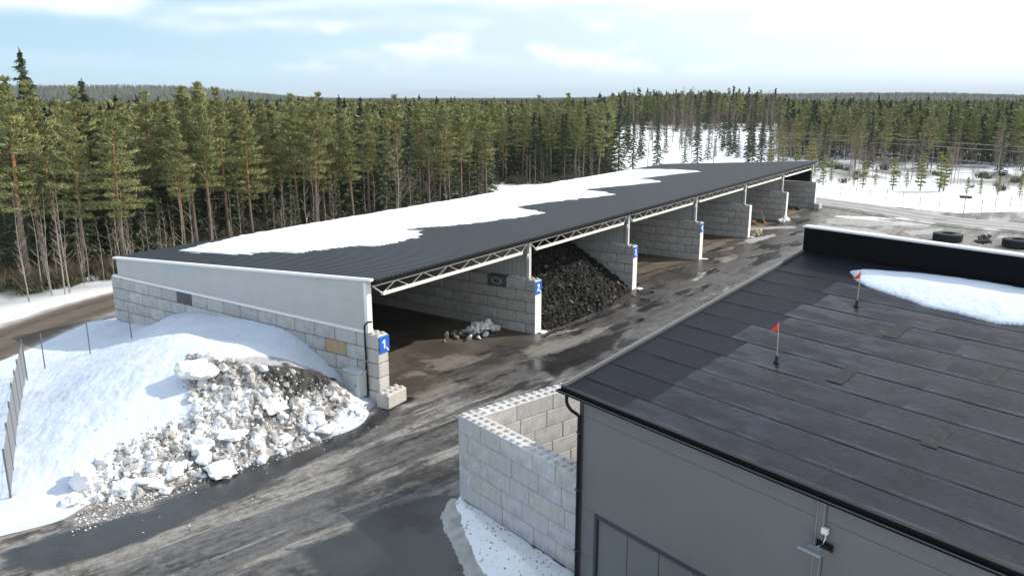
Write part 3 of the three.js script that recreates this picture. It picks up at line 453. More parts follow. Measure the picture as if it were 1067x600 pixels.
// snow lying on the shed roof
{
  const rp = (x, y) => { const d = ray(x, y), dn = d[0] * F1.N[0] + d[2] * F1.N[1], t = (6.7 + 0.0643 * 27.9 - CAMH) / (d[1] - 0.0643 * dn); return toUN(F1, d[0] * t, d[2] * t); };
  const pl = [[186, 262], [205, 264.5], [230, 265], [303, 265], [351, 259.5], [395, 256], [430, 250], [443, 245], [437, 241], [426, 239.5], [470, 236], [500, 233], [545, 227], [568, 223], [560, 220], [536, 216.5], [580, 210.5], [643, 203.5], [630, 201], [608, 198.3], [650, 194], [692, 189.8], [680, 188], [662, 187.2], [700, 182.5], [731, 179.2], [715, 178], [689, 177]].map(q => rp(...q));
  const back = [[108, -51.6], [90, -51.9], [55, -51.9], [40, -51.8], [36.5, -51.2]];
  const m = heap('roof_snow', [...pl, ...back], 0.17, 0.2, 1.6, 0.7, (u, n, h) => { const [x, z] = toXZ(F1, u, n); return [x, 6.7 + (n + 27.9) * 0.0643 + h + 0.03, z]; }, M.snowV, (a, b, d) => { const k = 0.55 + 0.45 * sst(0, 0.5, d + 0.25 * (fbm(a * 2, b * 2, 3) - 0.5)); return [0.84 * k, 0.87 * k, 0.91 * k]; }, true);
  tag(m, 'white melting snow sheet with finger shaped edge on the long shed roof', 'snow', null, 'stuff');
}
// bay number signs
{
  const signTex = k => { const c = document.createElement('canvas'); c.width = 128; c.height = 160; const x = c.getContext('2d'); x.fillStyle = '#0f5fc4'; x.fillRect(0, 0, 128, 160); x.fillStyle = '#ffffff'; x.font = 'bold 118px sans-serif'; x.textAlign = 'center'; x.textBaseline = 'middle'; x.fillText(String(k), 58, 78); x.beginPath(); x.moveTo(92, 112); x.lineTo(122, 150); x.lineTo(110, 154); x.lineTo(86, 122); x.closePath(); x.fill(); const t = new THREE.CanvasTexture(c); t.colorSpace = THREE.SRGBColorSpace; return t; };
  const num = ['one', 'two', 'three', 'four', 'five', 'six'];
  for (let k = 0; k < 4; k++) {
    const u = 28.8 + 15.22 * k, [x, z] = toXZ(F1, u + (k ? 0 : 0.05), SN + 0.032), s = base('bay_sign', x, BT - 0.98, z, F1.rot);
    part('backing_plate', bx(-0.36, 0.36, 0, 0.9, -0.012, 0.012, 0.004), std({ color: lin(0.02, 0.12, 0.5), roughness: 0.4 }), s);
    const f = new THREE.PlaneGeometry(0.7, 0.88); f.translate(0, 0.45, 0.016); part('printed_face', f, std({ map: signTex(k + 1), roughness: 0.4 }), s);
    tag(s, 'blue bay sign with white number ' + num[k] + ' on the end of a block wall', 'sign', 'blue numbered signs along the shed');
  }
}
// rubble heap in the second bay
{
  const P = base('rubble_pile', ...(() => { const [x, z] = toXZ(F1, 51.9, -36); return [x, 0, z]; })(), F1.rot); tag(P, 'big heap of dark crushed asphalt filling the second bay of the shed', 'rubble heap');
  const hh = (u, n) => { const toe = -26.9 - 0.9 * Math.pow((u - 51) / 7.5, 2) + 0.6 * (fbm(u * 0.6, 4, 3) - 0.5); const d = toe - n; let h = d <= 0 ? -0.1 : Math.min(0.74 * d, 5.0 - 0.15 * Math.max(0, d - 7)); const side = 0.55 * Math.max(0, u - 55.5) ; h -= Math.max(0, side - 0.4) * sst(0, 8, d) * 0.7; return h + sst(0, 0.5, d) * (0.35 * (fbm(u * 1.1, n * 1.1, 4) - 0.5) + 0.2 * (fbm(u * 3.5, n * 3.5, 3) - 0.5)); };
  const s = 0.16, u0 = 44.46, u1 = 59.2, n0 = -51.8, n1 = -25.8, pos = [], uv = [], idx = [], nu = Math.round((u1 - u0) / s), nn = Math.round((n1 - n0) / s);
  for (let j = 0; j <= nn; j++) for (let i = 0; i <= nu; i++) { const u = u0 + (u1 - u0) * i / nu, n = n0 + (n1 - n0) * j / nn; pos.push(u - 51.9, hh(u, n), n + 36); uv.push(u, n); }
  for (let j = 0; j < nn; j++) for (let i = 0; i < nu; i++) { const a = j * (nu + 1) + i, b = a + 1, c = a + nu + 1, d = c + 1; if (Math.max(pos[a * 3 + 1], pos[d * 3 + 1]) > -0.06) idx.push(a, c, b, b, c, d); }
  part('heap_body', geoFrom(pos, idx, uv), phys({ color: lin(0.014, 0.013, 0.012), roughness: 0.9, specularIntensity: 0.3 }), P);
  const r = rng(31), list = []; while (list.length < 16000) { const u = 44.6 + r() * 14.5, n = -42 + r() * 16.5, h = hh(u, n); if (h < 0.02) { if (r() > 0.03 || n > -25.8) continue; } list.push([u, n, Math.max(h, 0), 0.035 + 0.12 * Math.pow(r(), 2.4)]); }
  const im = new THREE.InstancedMesh(chunkGeo(44, 0.6, 0, 0.3), phys({ roughness: 0.5, specularIntensity: 0.3 }), list.length), dm = new THREE.Object3D();
  list.forEach(([u, n, h, R], i) => { dm.position.set(u - 51.9, h + R * 0.15, n + 36); dm.rotation.set(r() * 6, r() * 6, r() * 6); dm.scale.set(R * (0.8 + r()), R * (0.5 + 0.6 * r()), R * (0.8 + 0.6 * r())); dm.updateMatrix(); im.setMatrixAt(i, dm.matrix); const t = r(), k = t < 0.84 ? 0.009 + 0.011 * r() : t < 0.97 ? 0.025 + 0.04 * r() : 0.13; im.setColorAt(i, lin(k, k * 0.95, k * 0.88)); });
  im.name = 'rubble_pieces'; im.userData.kind = 'stuff'; im.castShadow = im.receiveShadow = true; P.add(im);
}
// lumps of frozen snow and stone in the first bay
function scatterPile(name, label, cat, u, n, ru, rn, cnt, size, cols, seed, hmax) {
  const [x, z] = toXZ(F1, u, n), P = base(name, x, 0, z, F1.rot); tag(P, label, cat); const r = rng(seed);
  const lst = []; for (let i = 0; i < cnt; i++) { const a = r() * 6.28, q = Math.sqrt(r()) * (0.3 + 0.7 * r()); lst.push([Math.cos(a) * q * ru, Math.sin(a) * q * rn, size * (0.4 + r() * r() * 0.9), q]); }
  const big = lst.sort((a, b) => b[2] - a[2]);
  big.forEach(([a, b, R, q], i) => { const m = part('lump', chunkS[i % 4], cols[Math.floor(r() * cols.length)], P); m.position.set(a, hmax * (1 - q) * 0.8 + R * 0.3, b); m.scale.set(R, R * 0.8, R * 0.9); m.rotation.set(r() * 3, r() * 6, r() * 3); });
  return P;
}
scatterPile('snow_heap', 'low heap of grey frozen snow lumps inside the first bay of the shed', 'snow heap', 41.9, -30.9, 1.9, 1.1, 110, 0.36, [snowCh[0], snowCh[1], snowCh[1], snowCh[2], std({ color: lin(.16, .155, .15), roughness: .9 })], 3, 0.75);
scatterPile('spoil_heap', 'low mound of dark earth clods in front of the snow lumps', 'earth heap', 40.6, -31.8, 2.4, 0.7, 34, 0.26, [std({ color: lin(.1, .09, .075), roughness: .95 }), std({ color: lin(.2, .19, .17), roughness: .95 })], 4, 0.2);
scatterPile('stone_heap', 'small heap of pale yellow stones beside the fifth block wall end', 'stone heap', 91.4, -27.2, 1.3, 0.8, 30, 0.42, [std({ color: lin(.5, .42, .28), roughness: .9 }), std({ color: lin(.42, .36, .27), roughness: .9 }), std({ color: lin(.3, .24, .16), roughness: .9 })], 6, 0.6);
{ // timber frame and clutter in the fifth bay
  const [x, z] = toXZ(F1, 102, -30), P = base('timber_frame', x, 0, z, F1.rot + 0.3), wd = std({ color: lin(.40, .20, .075), roughness: .8 }); tag(P, 'orange brown timber frame leaning in the fifth bay by the block wall', 'timber frame');
  for (const s of [-0.75, 0.75]) { part('upright', bar([s, 0, 0.4], [s, 1.5, -0.1], 0.12), wd, P); part('rail', bar([-0.75, 0.15 + (s > 0 ? 1.2 : 0), s > 0 ? 0 : 0.36], [0.75, 0.15 + (s > 0 ? 1.2 : 0), s > 0 ? 0 : 0.36], 0.12, 0.14), wd, P); } part('brace', bar([-0.7, 0.2, 0.35], [0.7, 1.35, -0.05], 0.1), wd, P); part('foot_board', bar([-1.0, 0.06, 0.55], [1.2, 0.06, 0.3], 0.25, 0.08), wd, P);
  scatterPile('scrap_heap', 'low brown scrap heap behind the timber frame in the fifth bay', 'scrap heap', 99.6, -30.6, 2.2, 0.8, 26, 0.35, [std({ color: lin(.16, .1, .06), roughness: .9 }), std({ color: lin(.25, .15, .08), roughness: .9 })], 8, 0.35);
  scatterPile('snow_heap', 'white snow heap at the foot of the sixth block wall end', 'snow heap', 104.3, -27.6, 2.0, 0.7, 30, 0.4, [snowCh[0], snowCh[1]], 9, 0.3);
  scatterPile('spoil_heap', 'row of dark earth clods at the foot of the far end wall', 'earth heap', 116.6, -32, 1.2, 4, 40, 0.4, [std({ color: lin(.035, .033, .03), roughness: .95 })], 10, 0.3);
}
// loose foot blocks against wall ends
function footBlock(u, n, L, T, rot, label) { const [x, z] = toXZ(F1, u, n), P = base('foot_block', x, 0, z, F1.rot + rot); tag(P, label, 'concrete block', 'loose concrete blocks at wall ends');
  const body = cbox(L, 0.8, T, 0.07); body.translate(0, 0.4, 0); part('block_body', body, M.shedBlock[3], P); for (let i = 0; i < 4; i++) for (const s of [-1, 1]) part('stud', studG((i - 1.5) * L / 4, 0.8, s * T / 4), M.shedBlock[1], P); return P; }
footBlock(28.75, -27.14, 1.6, 0.8, 0.06, 'loose studded concrete block lying at the foot of wall end number one');
footBlock(119.1, -27.0, 1.6, 0.8, -0.05, 'loose concrete block at the foot of the far end wall of the shed');
for (const k of [1, 2, 3, 4, 5]) { const m = part('snow_remnant', chunkG[k % 5], snowCh[1]); const [x, z] = toXZ(F1, 28.8 + 15.22 * k + 0.3, -27.35); m.position.set(x, 0.05, z); m.scale.set(0.36, 0.11, 0.3); m.rotation.y = k; tag(m, 'small icy snow remnant at the foot of the ' + ['', 'second', 'third', 'fourth', 'fifth', 'sixth'][k] + ' block wall end', 'snow remnant', 'snow remnants at wall ends'); }
// electrical cabinet and conduit on the near end wall
{
  const [x, z] = toXZ(F1, 28.02, -29.05), P = base('utility_cabinet', x, 0.35, z, F1.rot); tag(P, 'grey utility cabinet on the block end wall beside the snow bank', 'cabinet');
  part('cabinet_body', bx(-0.36, 0.34, 0.0, 1.35, -0.6, 0.6, 0.04), M.boxGrey, P); part('cabinet_lid', bx(-0.40, 0.355, 1.353, 1.42, -0.64, 0.64, 0.02), M.boxGrey, P); part('cabinet_door', bx(-0.385, -0.362, 0.08, 1.27, -0.53, 0.53, 0.006), M.boxGrey, P); part('latch', bx(-0.41, -0.386, 0.65, 0.78, 0.4, 0.44, 0.004), M.dark, P);
  const [x2, z2] = toXZ(F1, 28.3, -28.55), C = base('conduit_pipe', x2, 0, z2, F1.rot); tag(C, 'thin dark conduit pipe with bent top rising beside the utility cabinet', 'pipe');
  part('pipe', tube([[0, 0.3, 0.12], [0, 1.8, 0.1], [0, 3.4, 0.08], [0, 4.2, 0.1], [0, 4.45, 0.35], [0, 4.5, 0.6]], 0.05, 40), M.dark, C); part('clamp', bx(-0.07, 0.05, 2.25, 2.33, 0.02, 0.18), M.gal, C); part('valve', bx(-0.12, 0.04, 1.75, 1.95, -0.12, 0.06, 0.03), M.gal, C);
}

// ================================================================ BLOCK BUNKER beside the dark building
{
  const top = 3.6, T = 0.72, rh = 0.72, [x, z] = toXZ(F2, 16.75, -23.84), P = base('block_bunker', x, 0, z, F2.rot); tag(P, 'pale concrete block bunker with studded top against the dark building', 'bunker');
  const pats = [[1.46, 1.2, 1.85, 1.2, 1.5], [0.62, 1.5, 1.2, 1.5, 1.2, 1.4], [1.46, 1.75, 1.1, 1.9, 1.2], [0.8, 1.9, 1.2, 1.5, 1.9], [1.4, 1.4, 1.8, 1.2, 1.4]];
  const B = grp('front_wall', P); B.rotation.y = -Math.PI / 2; B.position.set(T / 2, 0, 0); blockWall(B, 7.12, 5, rh, top, T, M.bunker, { studs: true, pat: (r, i) => pats[r][i % pats[r].length] });
  const A = grp('rear_wall', P); A.position.set(T + 0.012, 0, T / 2); blockWall(A, 8.6, 5, rh, top, T, M.bunker, { studs: true, pat: (r, i) => [[1.7, 2.0, 1.6, 1.7, 1.6], [0.9, 1.0, 1.45, 2.0, 1.6, 1.7], [1.5, 1.2, 1.6, 1.9, 1.6, 1.4], [1.0, 1.5, 1.2, 1.6, 1.6, 1.7], [1.6, 1.6, 1.6, 1.6, 2.2]][r][i % 5] });
  // things stored in it
  const s = [toXZ(F2, 21.5, -20.5)][0]; const G = base('gravel_pile', s[0], 0, s[1], F2.rot); tag(G, 'dark gravel pile inside the pale block bunker', 'gravel pile'); const pr = [], N = 40; const gp = new THREE.PlaneGeometry(7, 5, 60, 44); gp.rotateX(-Math.PI / 2); const pp = gp.attributes.position; for (let i = 0; i < pp.count; i++) { const a = pp.getX(i), b = pp.getZ(i); pp.setY(i, 1.5 * Math.max(0, 1 - Math.hypot(a / 3.5, b / 2.6)) + 0.25 * (fbm(a * 2 + 9, b * 2, 4) - 0.5)); } gp.computeVertexNormals(); part('pile_body', gp, std({ color: lin(.06, .055, .05), roughness: .95 }), G);
}
// icy snow heap in front of the bunker
{
  const q2 = (...p) => p.map(q => atUN(F2, q[0], q[1], q[2] || 0));
  const toW = (u, n, h) => { const [x, z] = toXZ(F2, u, n); return [x, h, z]; };
  const grey = [...q2([470, 520], [458, 540], [464, 556], [474, 575], [488, 612], [520, 660]), [13.6, -15.2], [16.7, -15.2], [16.7, -23.7]];
  const m0 = heap('grey_ice', grey, 0.09, 0.10, 0.5, 0.35, toW, M.snowV, (a, b) => { const k = 0.22 + 0.3 * (fbm(a * 3, b * 3, 4)); return [k * 1.02, k, k * 0.96]; }); tag(m0, 'dirty grey ice rim around the snow heap by the block bunker', 'ice', null, 'stuff');
  const wh = [...q2([481, 513, .15], [472, 524, .1], [476, 545, .1], [488, 575, .1], [500, 600, .1], [520, 640]), [14.2, -15.3], [16.72, -15.3], [16.72, -23.5]];
  const m = heap('icy_snow_heap', wh, 0.08, 0.75, 2.6, 0.3, toW, M.snowV, (a, b, d) => { const sp = vn(a * 7.3, b * 7.3) > 0.93 ? 0.35 : 1; const q = 0.80 + 0.1 * (fbm(a * 2, b * 2, 4) - 0.5); return [q * sp, q * sp * 1.02, q * sp * 1.05]; }); tag(m, 'speckled icy snow heap along the foot of the pale block bunker', 'snow heap');
  const r = rng(12), im = new THREE.InstancedMesh(chunkS[1], std({ color: lin(.1, .095, .09), roughness: .95 }), 160), dm = new THREE.Object3D(); // grit
  let i = 0; while (i < 160) { const u = 13.8 + r() * 3, n = -23.6 + r() * 8.3, d = sdPoly(wh, u, n); if (d < 0.1) continue; const h = 0.75 * Math.sqrt(sst(-0.05, 2.6, d)) * (0.8 + 0.4 * fbm(u * 0.7, n * 0.7, 3)) + 0.012, [x, z] = toXZ(F2, u, n), R = 0.015 + 0.03 * r(); dm.position.set(x, h, z); dm.rotation.set(r() * 6, r() * 6, r() * 6); dm.scale.set(R, R, R); dm.updateMatrix(); im.setMatrixAt(i++, dm.matrix); }
  im.name = numbered('gravel_bits'); im.userData = { kind: 'stuff', label: 'dark gravel bits on the icy snow heap', category: 'gravel' }; scene.add(im);
}

// ================================================================ DARK BUILDING on the right
{
  const [x, z] = toXZ(F2, 16.5, -16.67), P = base('dark_hall', x, 0, z, F2.rot); tag(P, 'dark grey metal hall with sloping black felt roof in the right foreground', 'building');
  const GH = 6.8, SL = 0.1973, XG = -0.25, XE = 13.5, ZL = -0.62, ZR = 17, ry = X => GH + (X - XG) * SL;
  const dkPanel = std({ color: lin(0.205, 0.200, 0.194), map: panelMap, roughness: 0.5, metalness: 0.0 }), dkTrim = std({ color: lin(0.05, 0.052, 0.057), roughness: 0.45 });
  const jointM = std({ color: lin(0.26, 0.255, 0.25), roughness: 0.5 });
  // front wall: wide sandwich panels, laid horizontally, with a vertical joint cover
  const F = grp('front_wall', P); const rowsY = [[0.15, 1.12], [1.13, 2.1], [2.11, 2.83], [2.84, 5.98], [5.99, 6.74]];
  const DZ0 = 0.82, DZ1 = 7.1;
  for (const [y0, y1] of rowsY) for (const [z0, z1] of [[0.1, 8.07], [8.35, 16.9]]) { if (y0 < 2.8 && z0 < 1) { part('wall_panel', bx(0, 0.14, y0, y1, z0, DZ0 - 0.13, 0.004), dkPanel, F); part('wall_panel', bx(0, 0.14, y0, y1, DZ1 + 0.13, z1, 0.004), dkPanel, F); } else part('wall_panel', bx(0, 0.14, y0, y1, z0, z1, 0.004), dkPanel, F); }
  part('wall_lining', bx(0.145, 0.3, 2.84, 6.74, 0.05, 16.9), M.joint, F);
  part('joint_cover', bx(-0.035, 0.1, 0.15, 6.7, 8.08, 8.34, 0.01), dkPanel, P); part('joint_strip', bx(-0.055, -0.03, 0.15, 6.7, 8.11, 8.14, 0.004), jointM, P); part('joint_strip', bx(-0.055, -0.03, 0.15, 6.7, 8.28, 8.31, 0.004), jointM, P);
  part('corner_flashing', bx(-0.03, 0.12, 0.1, 6.7, -0.06, 0.095, 0.008), dkTrim, P);
  part('plinth', bx(0.02, 0.26, 0, 0.145, 0.02, 16.9), M.shedBlock[2], P);
  // left side wall following the slope, far wall
  const sideG = (() => { const g = new THREE.ExtrudeGeometry(new THREE.Shape([[0.13, 0], [XE, 0], [XE, ry(XE) - 0.12], [0.13, ry(0.13) - 0.12]].map(p => new THREE.Vector2(...p))), { depth: 0.16, bevelEnabled: false }); g.translate(0, 0, -0.02); return boxUV(g); })(); part('side_wall', sideG, dkPanel, P);
  part('back_wall', bx(XE - 0.2, XE, 0, ry(XE) - 0.2, 0.15, 16.9), dkPanel, P);
  // folding door
  const D = grp('folding_door', P); for (let i = 0; i < 5; i++) { const a = DZ0 + i * (DZ1 - DZ0) / 5, b = DZ0 + (i + 1) * (DZ1 - DZ0) / 5; part('door_leaf', bx(0.06, 0.11, 0.04, 2.68, a + 0.012, b - 0.012, 0.01), dkPanel, D); }
  part('door_backing', bx(0.115, 0.14, 0.02, 2.75, DZ0, DZ1), M.dark, D);
  part('door_frame', merge([bx(-0.03, 0.13, 0, 2.83, DZ0 - 0.12, DZ0 - 0.004, 0.01), bx(-0.03, 0.13, 0, 2.83, DZ1 + 0.004, DZ1 + 0.12, 0.01), bx(-0.03, 0.13, 2.7, 2.834, DZ0 - 0.002, DZ1 + 0.002, 0.01)]), dkTrim, D);
  // roof deck and felt
  const deck = (() => { const g = new THREE.ExtrudeGeometry(new THREE.Shape([[XG + 0.02, ry(XG) - 0.14], [XE + 0.2, ry(XE + 0.2) - 0.14], [XE + 0.2, ry(XE + 0.2) - 0.012], [XG + 0.02, ry(XG) - 0.012]].map(p => new THREE.Vector2(...p))), { depth: ZR - ZL, bevelEnabled: false }); g.translate(0, 0, ZL); return boxUV(g); })(); part('roof_deck', deck, M.dark, P);
  const R = grp('felt_roof', P);
  const felt = (k, wet) => { const seed = k * 13.7; const t = tex(512, 256, (i, j) => { const a = i / 512 * 8, b = j / 256 * 1.2; const bl = fbm(a * 0.8 + seed, b * 1.2 + seed, 4), wv = fbm(a * 2.2 + seed, 3 + b * 0.6, 3); const ed = wet ? 2.4 * Math.exp(-Math.pow((b - 0.10) / 0.035, 2)) * sst(0.35, 0.65, fbm(a * 1.5 + seed, 7, 4)) + 0.9 * Math.exp(-Math.pow((b - 1.1) / 0.05, 2)) * sst(0.4, 0.7, fbm(a * 2 + seed, 2, 3)) - 0.4 * Math.exp(-Math.pow(b / 0.03, 2)) : 0; const v = 0.0145 * (0.9 + ed + 1.1 * (bl - 0.5) + 0.22 * (vn(a * 60, b * 60) - 0.5)) * (wet ? 1 + 0.6 * (wv - 0.5) : 0.75); return lin3([v * 0.80, v * 0.93, v * 1.6]); }, true, 1); const rt = tex(256, 128, (i, j) => { const a = i / 256 * 8, b = j / 128 * 1.2; const s = wet ? sst(0.35, 0.75, fbm(a * 0.9 + seed + 3, b * 2.2, 4) + 0.18 * b) : 0.15 * fbm(a, b, 3); const r = wet ? mix(0.60, 0.27, s) : 0.55; return [r, r, r]; }, false, 1); t.repeat.set(1 / 8, 1 / 1.2); rt.repeat.set(1 / 8, 1 / 1.2); return phys({ map: t, roughnessMap: rt, roughness: 1, bumpMap: snowBump, bumpScale: 0.008, specularIntensity: wet ? 0.7 : 0.4 }); };
  const felts = [felt(1, 1), felt(2, 1), felt(3, 1), felt(4, 1)], edgeFelt = [felt(5, 0), felt(6, 0)], patchF = phys(Object.assign({ specularIntensity: 0.7 }, { color: lin(0.014, 0.014, 0.016), roughness: 0.5, bumpMap: snowBump, bumpScale: 0.02 }));
  // one felt sheet: x0..x1 up the slope, z0..z1 along; lower edge lies over the sheet below, slightly wavy
  const sheet = (x0, x1, z0, z1, lift, seed) => { const nz = Math.max(4, Math.round((z1 - z0) / 0.25)), nx = 6, pos = [], uv = [], idx = []; const e = 0.012;
    for (let j = 0; j <= nz; j++) for (let i = -1; i <= nx + 1; i++) { const ii = clamp(i, 0, nx), tz = z0 + (z1 - z0) * j / nz; const wob = (ii === 0) ? 0.02 * (vn(tz * 1.7, seed) - 0.5) : 0; const X = x0 + (x1 - x0) * ii / nx + wob; const lap = ii === 0 ? 0.009 + 0.012 * vn(tz * 1.3 + 9, seed) : ii === 1 ? 0.009 : 0.004; let y = ry(X) + lift + lap + 0.006 * (fbm(X * 2 + seed, tz * 1.2, 2) - 0.5); if (i < 0 || i > nx) y = ry(X) - 0.006; if (j === 0 || j === nz) y -= (i < 0 || i > nx) ? 0 : 0.002; pos.push(X, y, tz); uv.push(tz, X - x0); }
    const w = nx + 3; for (let j = 0; j < nz; j++) for (let i = 0; i < w - 1; i++) { const a = j * w + i, b = a + w; idx.push(a, b, a + 1, b, b + 1, a + 1); } const g = geoFrom(pos, idx, uv).toNonIndexed(); g.computeVertexNormals(); return g; };
  const r = rng(8), z0 = 2.15, pitch = 1.18; let row = 0;
  for (let X = 0.6 - 1.18; X < 10.9; X += pitch, row++) { const xa = Math.max(X, XG + 0.03), xb = X + pitch + 0.05; let zz = z0 + (r() - 0.5) * 1.0; part('felt_sheet', sheet(xa, xb, ZL + 0.12, zz + 0.03, -0.001, row + 90), edgeFelt[row % 2], R); let off = [4.6, 6.3, 3.4, 5.2, 7.2, 4.1, 2.6, 5.6, 4.2, 6.4, 5][row % 11], c = 0; while (zz < ZR) { const ze = Math.min(ZR, zz + off); part('felt_sheet', sheet(xa, xb, zz, ze + 0.03, 0.003 * (c % 2), row + c * 3.3), felts[(row * 3 + c) % 4], R); zz = ze; off = 7.5 + r(); c++; } }
  part('felt_sheet', sheet(11.17, 12.3, ZL + 0.12, ZR, 0.0, 50), edgeFelt[1], R); part('felt_sheet', sheet(12.27, 13.3, ZL + 0.12, ZR, 0.0, 51), edgeFelt[0], R);
  for (const [px, py, w, l] of [[936, 345, 0.45, 1.1], [880, 391, 0.45, 1.1], [1036, 390, .4, 1.0], [978, 455, 0.4, 1.1]]) { const d = ray(px, py); const dD = d[0] * F2.D[0] + d[2] * F2.D[1], t = (GH - SL * (16.5 + XG) - CAMH) / (d[1] - SL * dD); const [u, n] = toUN(F2, d[0] * t, d[2] * t); part('felt_patch', sheet(u - 16.5 - l / 2, u - 16.5 + l / 2, n + 16.67 - w / 2, n + 16.67 + w / 2, 0.012, px), patchF, R); }
  // verge upstand on the left, eaves, gutter, downpipe
  const vg = bar([XG, ry(XG) + 0.03, ZL - 0.02], [XE - 0.1, ry(XE - 0.1) + 0.03, ZL - 0.02], 0.10, 0.16); part('verge_flashing', vg, std({ color: lin(0.12, 0.125, 0.13), roughness: 0.6 }), P); part('verge_board', bar([XG, ry(XG) - 0.16, ZL + 0.02], [XE, ry(XE) - 0.16, ZL + 0.02], 0.06, 0.22), dkTrim, P);
  part('eaves_flashing', bx(XG - 0.05, XG + 0.16, GH - 0.17, GH + 0.035, ZL - 0.05, ZR, 0.012), M.dark, P);
  const gs = []; for (let i = 0; i <= 10; i++) { const a = Math.PI + Math.PI * i / 10; gs.push([Math.cos(a) * 0.105, Math.sin(a) * 0.105]); } const gpos = [], gidx = []; for (const zz of [ZL - 0.1, ZR]) for (const [a, b] of gs) gpos.push(XG - 0.12 + a, GH - 0.06 + b, zz); for (let i = 0; i < 10; i++) gidx.push(i, i + 1, i + 11, i + 11, i + 1, i + 12); part('gutter', geoFrom(gpos, gidx), M.dark, P); part('gutter_end', (() => { const g = new THREE.CircleGeometry(0.105, 12, Math.PI, Math.PI); g.translate(XG - 0.12, GH - 0.06, ZL - 0.1); return g; })(), M.dark, P);
  part('gutter_lip', rod([XG - 0.225, GH - 0.055, ZL - 0.1], [XG - 0.225, GH - 0.055, ZR], 0.014), dkTrim, P);
  part('downpipe', tube([[XG - 0.12, GH - 0.12, -0.3], [XG - 0.12, GH - 0.42, -0.3], [XG - 0.06, GH - 0.62, -0.16], [-0.11, GH - 0.82, 0.0], [-0.11, GH - 1.1, 0.01], [-0.11, 3, 0.01], [-0.11, 0.1, 0.01]], 0.055, 60, 10), M.dark, P); for (const yy of [1.2, 3.4, 5.4]) part('pipe_bracket', bx(-0.18, -0.02, yy, yy + 0.05, -0.07, 0.09), dkTrim, P);
  // high back parapet
  part('parapet', bx(XE, XE + 0.35, ry(XE) - 0.5, 10.52, ZL - 0.1, ZR, 0.01), phys({ color: lin(0.006, 0.006, 0.007), roughness: 0.9, specularIntensity: 0.2 }), P); part('parapet_cap', bx(XE - 0.06, XE + 0.42, 10.522, 10.60, ZL - 0.16, ZR, 0.015), std({ color: lin(0.62, 0.63, 0.64), roughness: 0.35 }), P);
  // floodlight on the front wall
  const [lx, lz] = toXZ(F2, 16.5, -8.3), Lm = base('wall_floodlight', lx, 5.35, lz, F2.rot); Lm.scale.setScalar(0.8); tag(Lm, 'flat grey floodlight on a bracket under the eaves of the dark hall', 'floodlight');
  const al = std({ color: lin(0.32, 0.35, 0.35), roughness: 0.4, metalness: 0.3 }), head = bx(-0.85, -0.28, -0.04, 0.04, -0.42, 0.30, 0.02); head.rotateZ(-0.1); part('lamp_head', head, al, Lm); const lens = bx(-0.78, -0.36, -0.055, -0.042, -0.34, 0.22, 0.004); lens.rotateZ(-0.1); part('lens', lens, std({ color: lin(0.3, 0.36, 0.35), roughness: 0.1 }), Lm); part('heat_sink', bx(-0.62, -0.4, 0.02, 0.1, -0.26, 0.14), M.greySteel, Lm);
  part('bracket', merge([bar([-0.04, 0.02, -0.18], [-0.5, 0.0, -0.18], 0.04), bar([-0.04, 0.02, 0.2], [-0.5, 0.0, 0.2], 0.04), bx(-0.07, -0.04, -0.1, 0.16, -0.25, 0.28), bar([-0.06, 0.3, 0.02], [-0.35, 0.04, 0.0], 0.03)]), M.dark, Lm); part('junction_box', bx(-0.2, -0.06, 0.45, 0.66, -0.08, 0.13, 0.02), M.whiteTrim, Lm); part('cable', tube([[-0.1, 0.46, 0.03], [-0.12, 0.3, 0.05], [-0.2, 0.12, 0.0], [-0.35, 0.06, -0.05]], 0.02, 16), M.whiteTrim, Lm);
  // flags on the roof
  const roofHit = (px, py) => { const d = ray(px, py), dD = d[0] * F2.D[0] + d[2] * F2.D[1], t = (GH - SL * (16.5 + XG) - CAMH) / (d[1] - SL * dD); return [d[0] * t, CAMH + d[1] * t, d[2] * t]; };
  const flagTex = std({ color: lin(0.75, 0.05, 0.025), roughness: 0.7 });
  const mkFlag = (px, py, H, lean, label) => { const h = roofHit(px, py), Fg = base('warning_flag', h[0], h[1], h[2], 0); tag(Fg, label, 'flag', 'warning flags on the felt roof'); part('foot_cone', (() => { const g = new THREE.LatheGeometry([[0.001, 0], [0.1, 0], [0.095, 0.03], [0.06, 0.06], [0.05, 0.2], [0.03, 0.24], [0.001, 0.24]].map(p => new THREE.Vector2(...p)), 12); return g; })(), M.rubber, Fg); part('pole', rod([0, 0.1, 0], [lean, H, 0], 0.016, 0.012), std({ color: lin(0.45, 0.38, 0.25), roughness: 0.7 }), Fg);
    const pos = [], idx = [], n = 8; for (let i = 0; i <= n; i++) { const t = i / n, w = 0.14 * (1 - t) , x = lean - 0.0 - 0.24 * t, yy = H - 0.1 - 0.16 * t; for (const s of [-1, 1]) for (const k of [-0.004, 0.004]) pos.push(x, yy + s * w, 0.05 * Math.sin(t * 4) + k); } for (let i = 0; i < n; i++) { const a = i * 4, b = a + 4; idx.push(a, a + 2, b, b, a + 2, b + 2, a + 1, b + 1, a + 3, b + 1, b + 3, a + 3, a, b, a + 1, a + 1, b, b + 1, a + 2, a + 3, b + 2, a + 3, b + 3, b + 2); } part('flag_cloth', geoFrom(pos, idx), flagTex, Fg); };
  mkFlag(809.5, 378, 1.3, -0.03, 'small red flag on a stick standing on open felt roof, nearer the gutter'); mkFlag(893, 319.5, 1.25, 0.02, 'small red flag on a stick standing beside the roof snow patch tip');
  // roof snow
  const rl = (px, py) => { const h = roofHit(px, py); return toUN(F2, h[0], h[2]); };
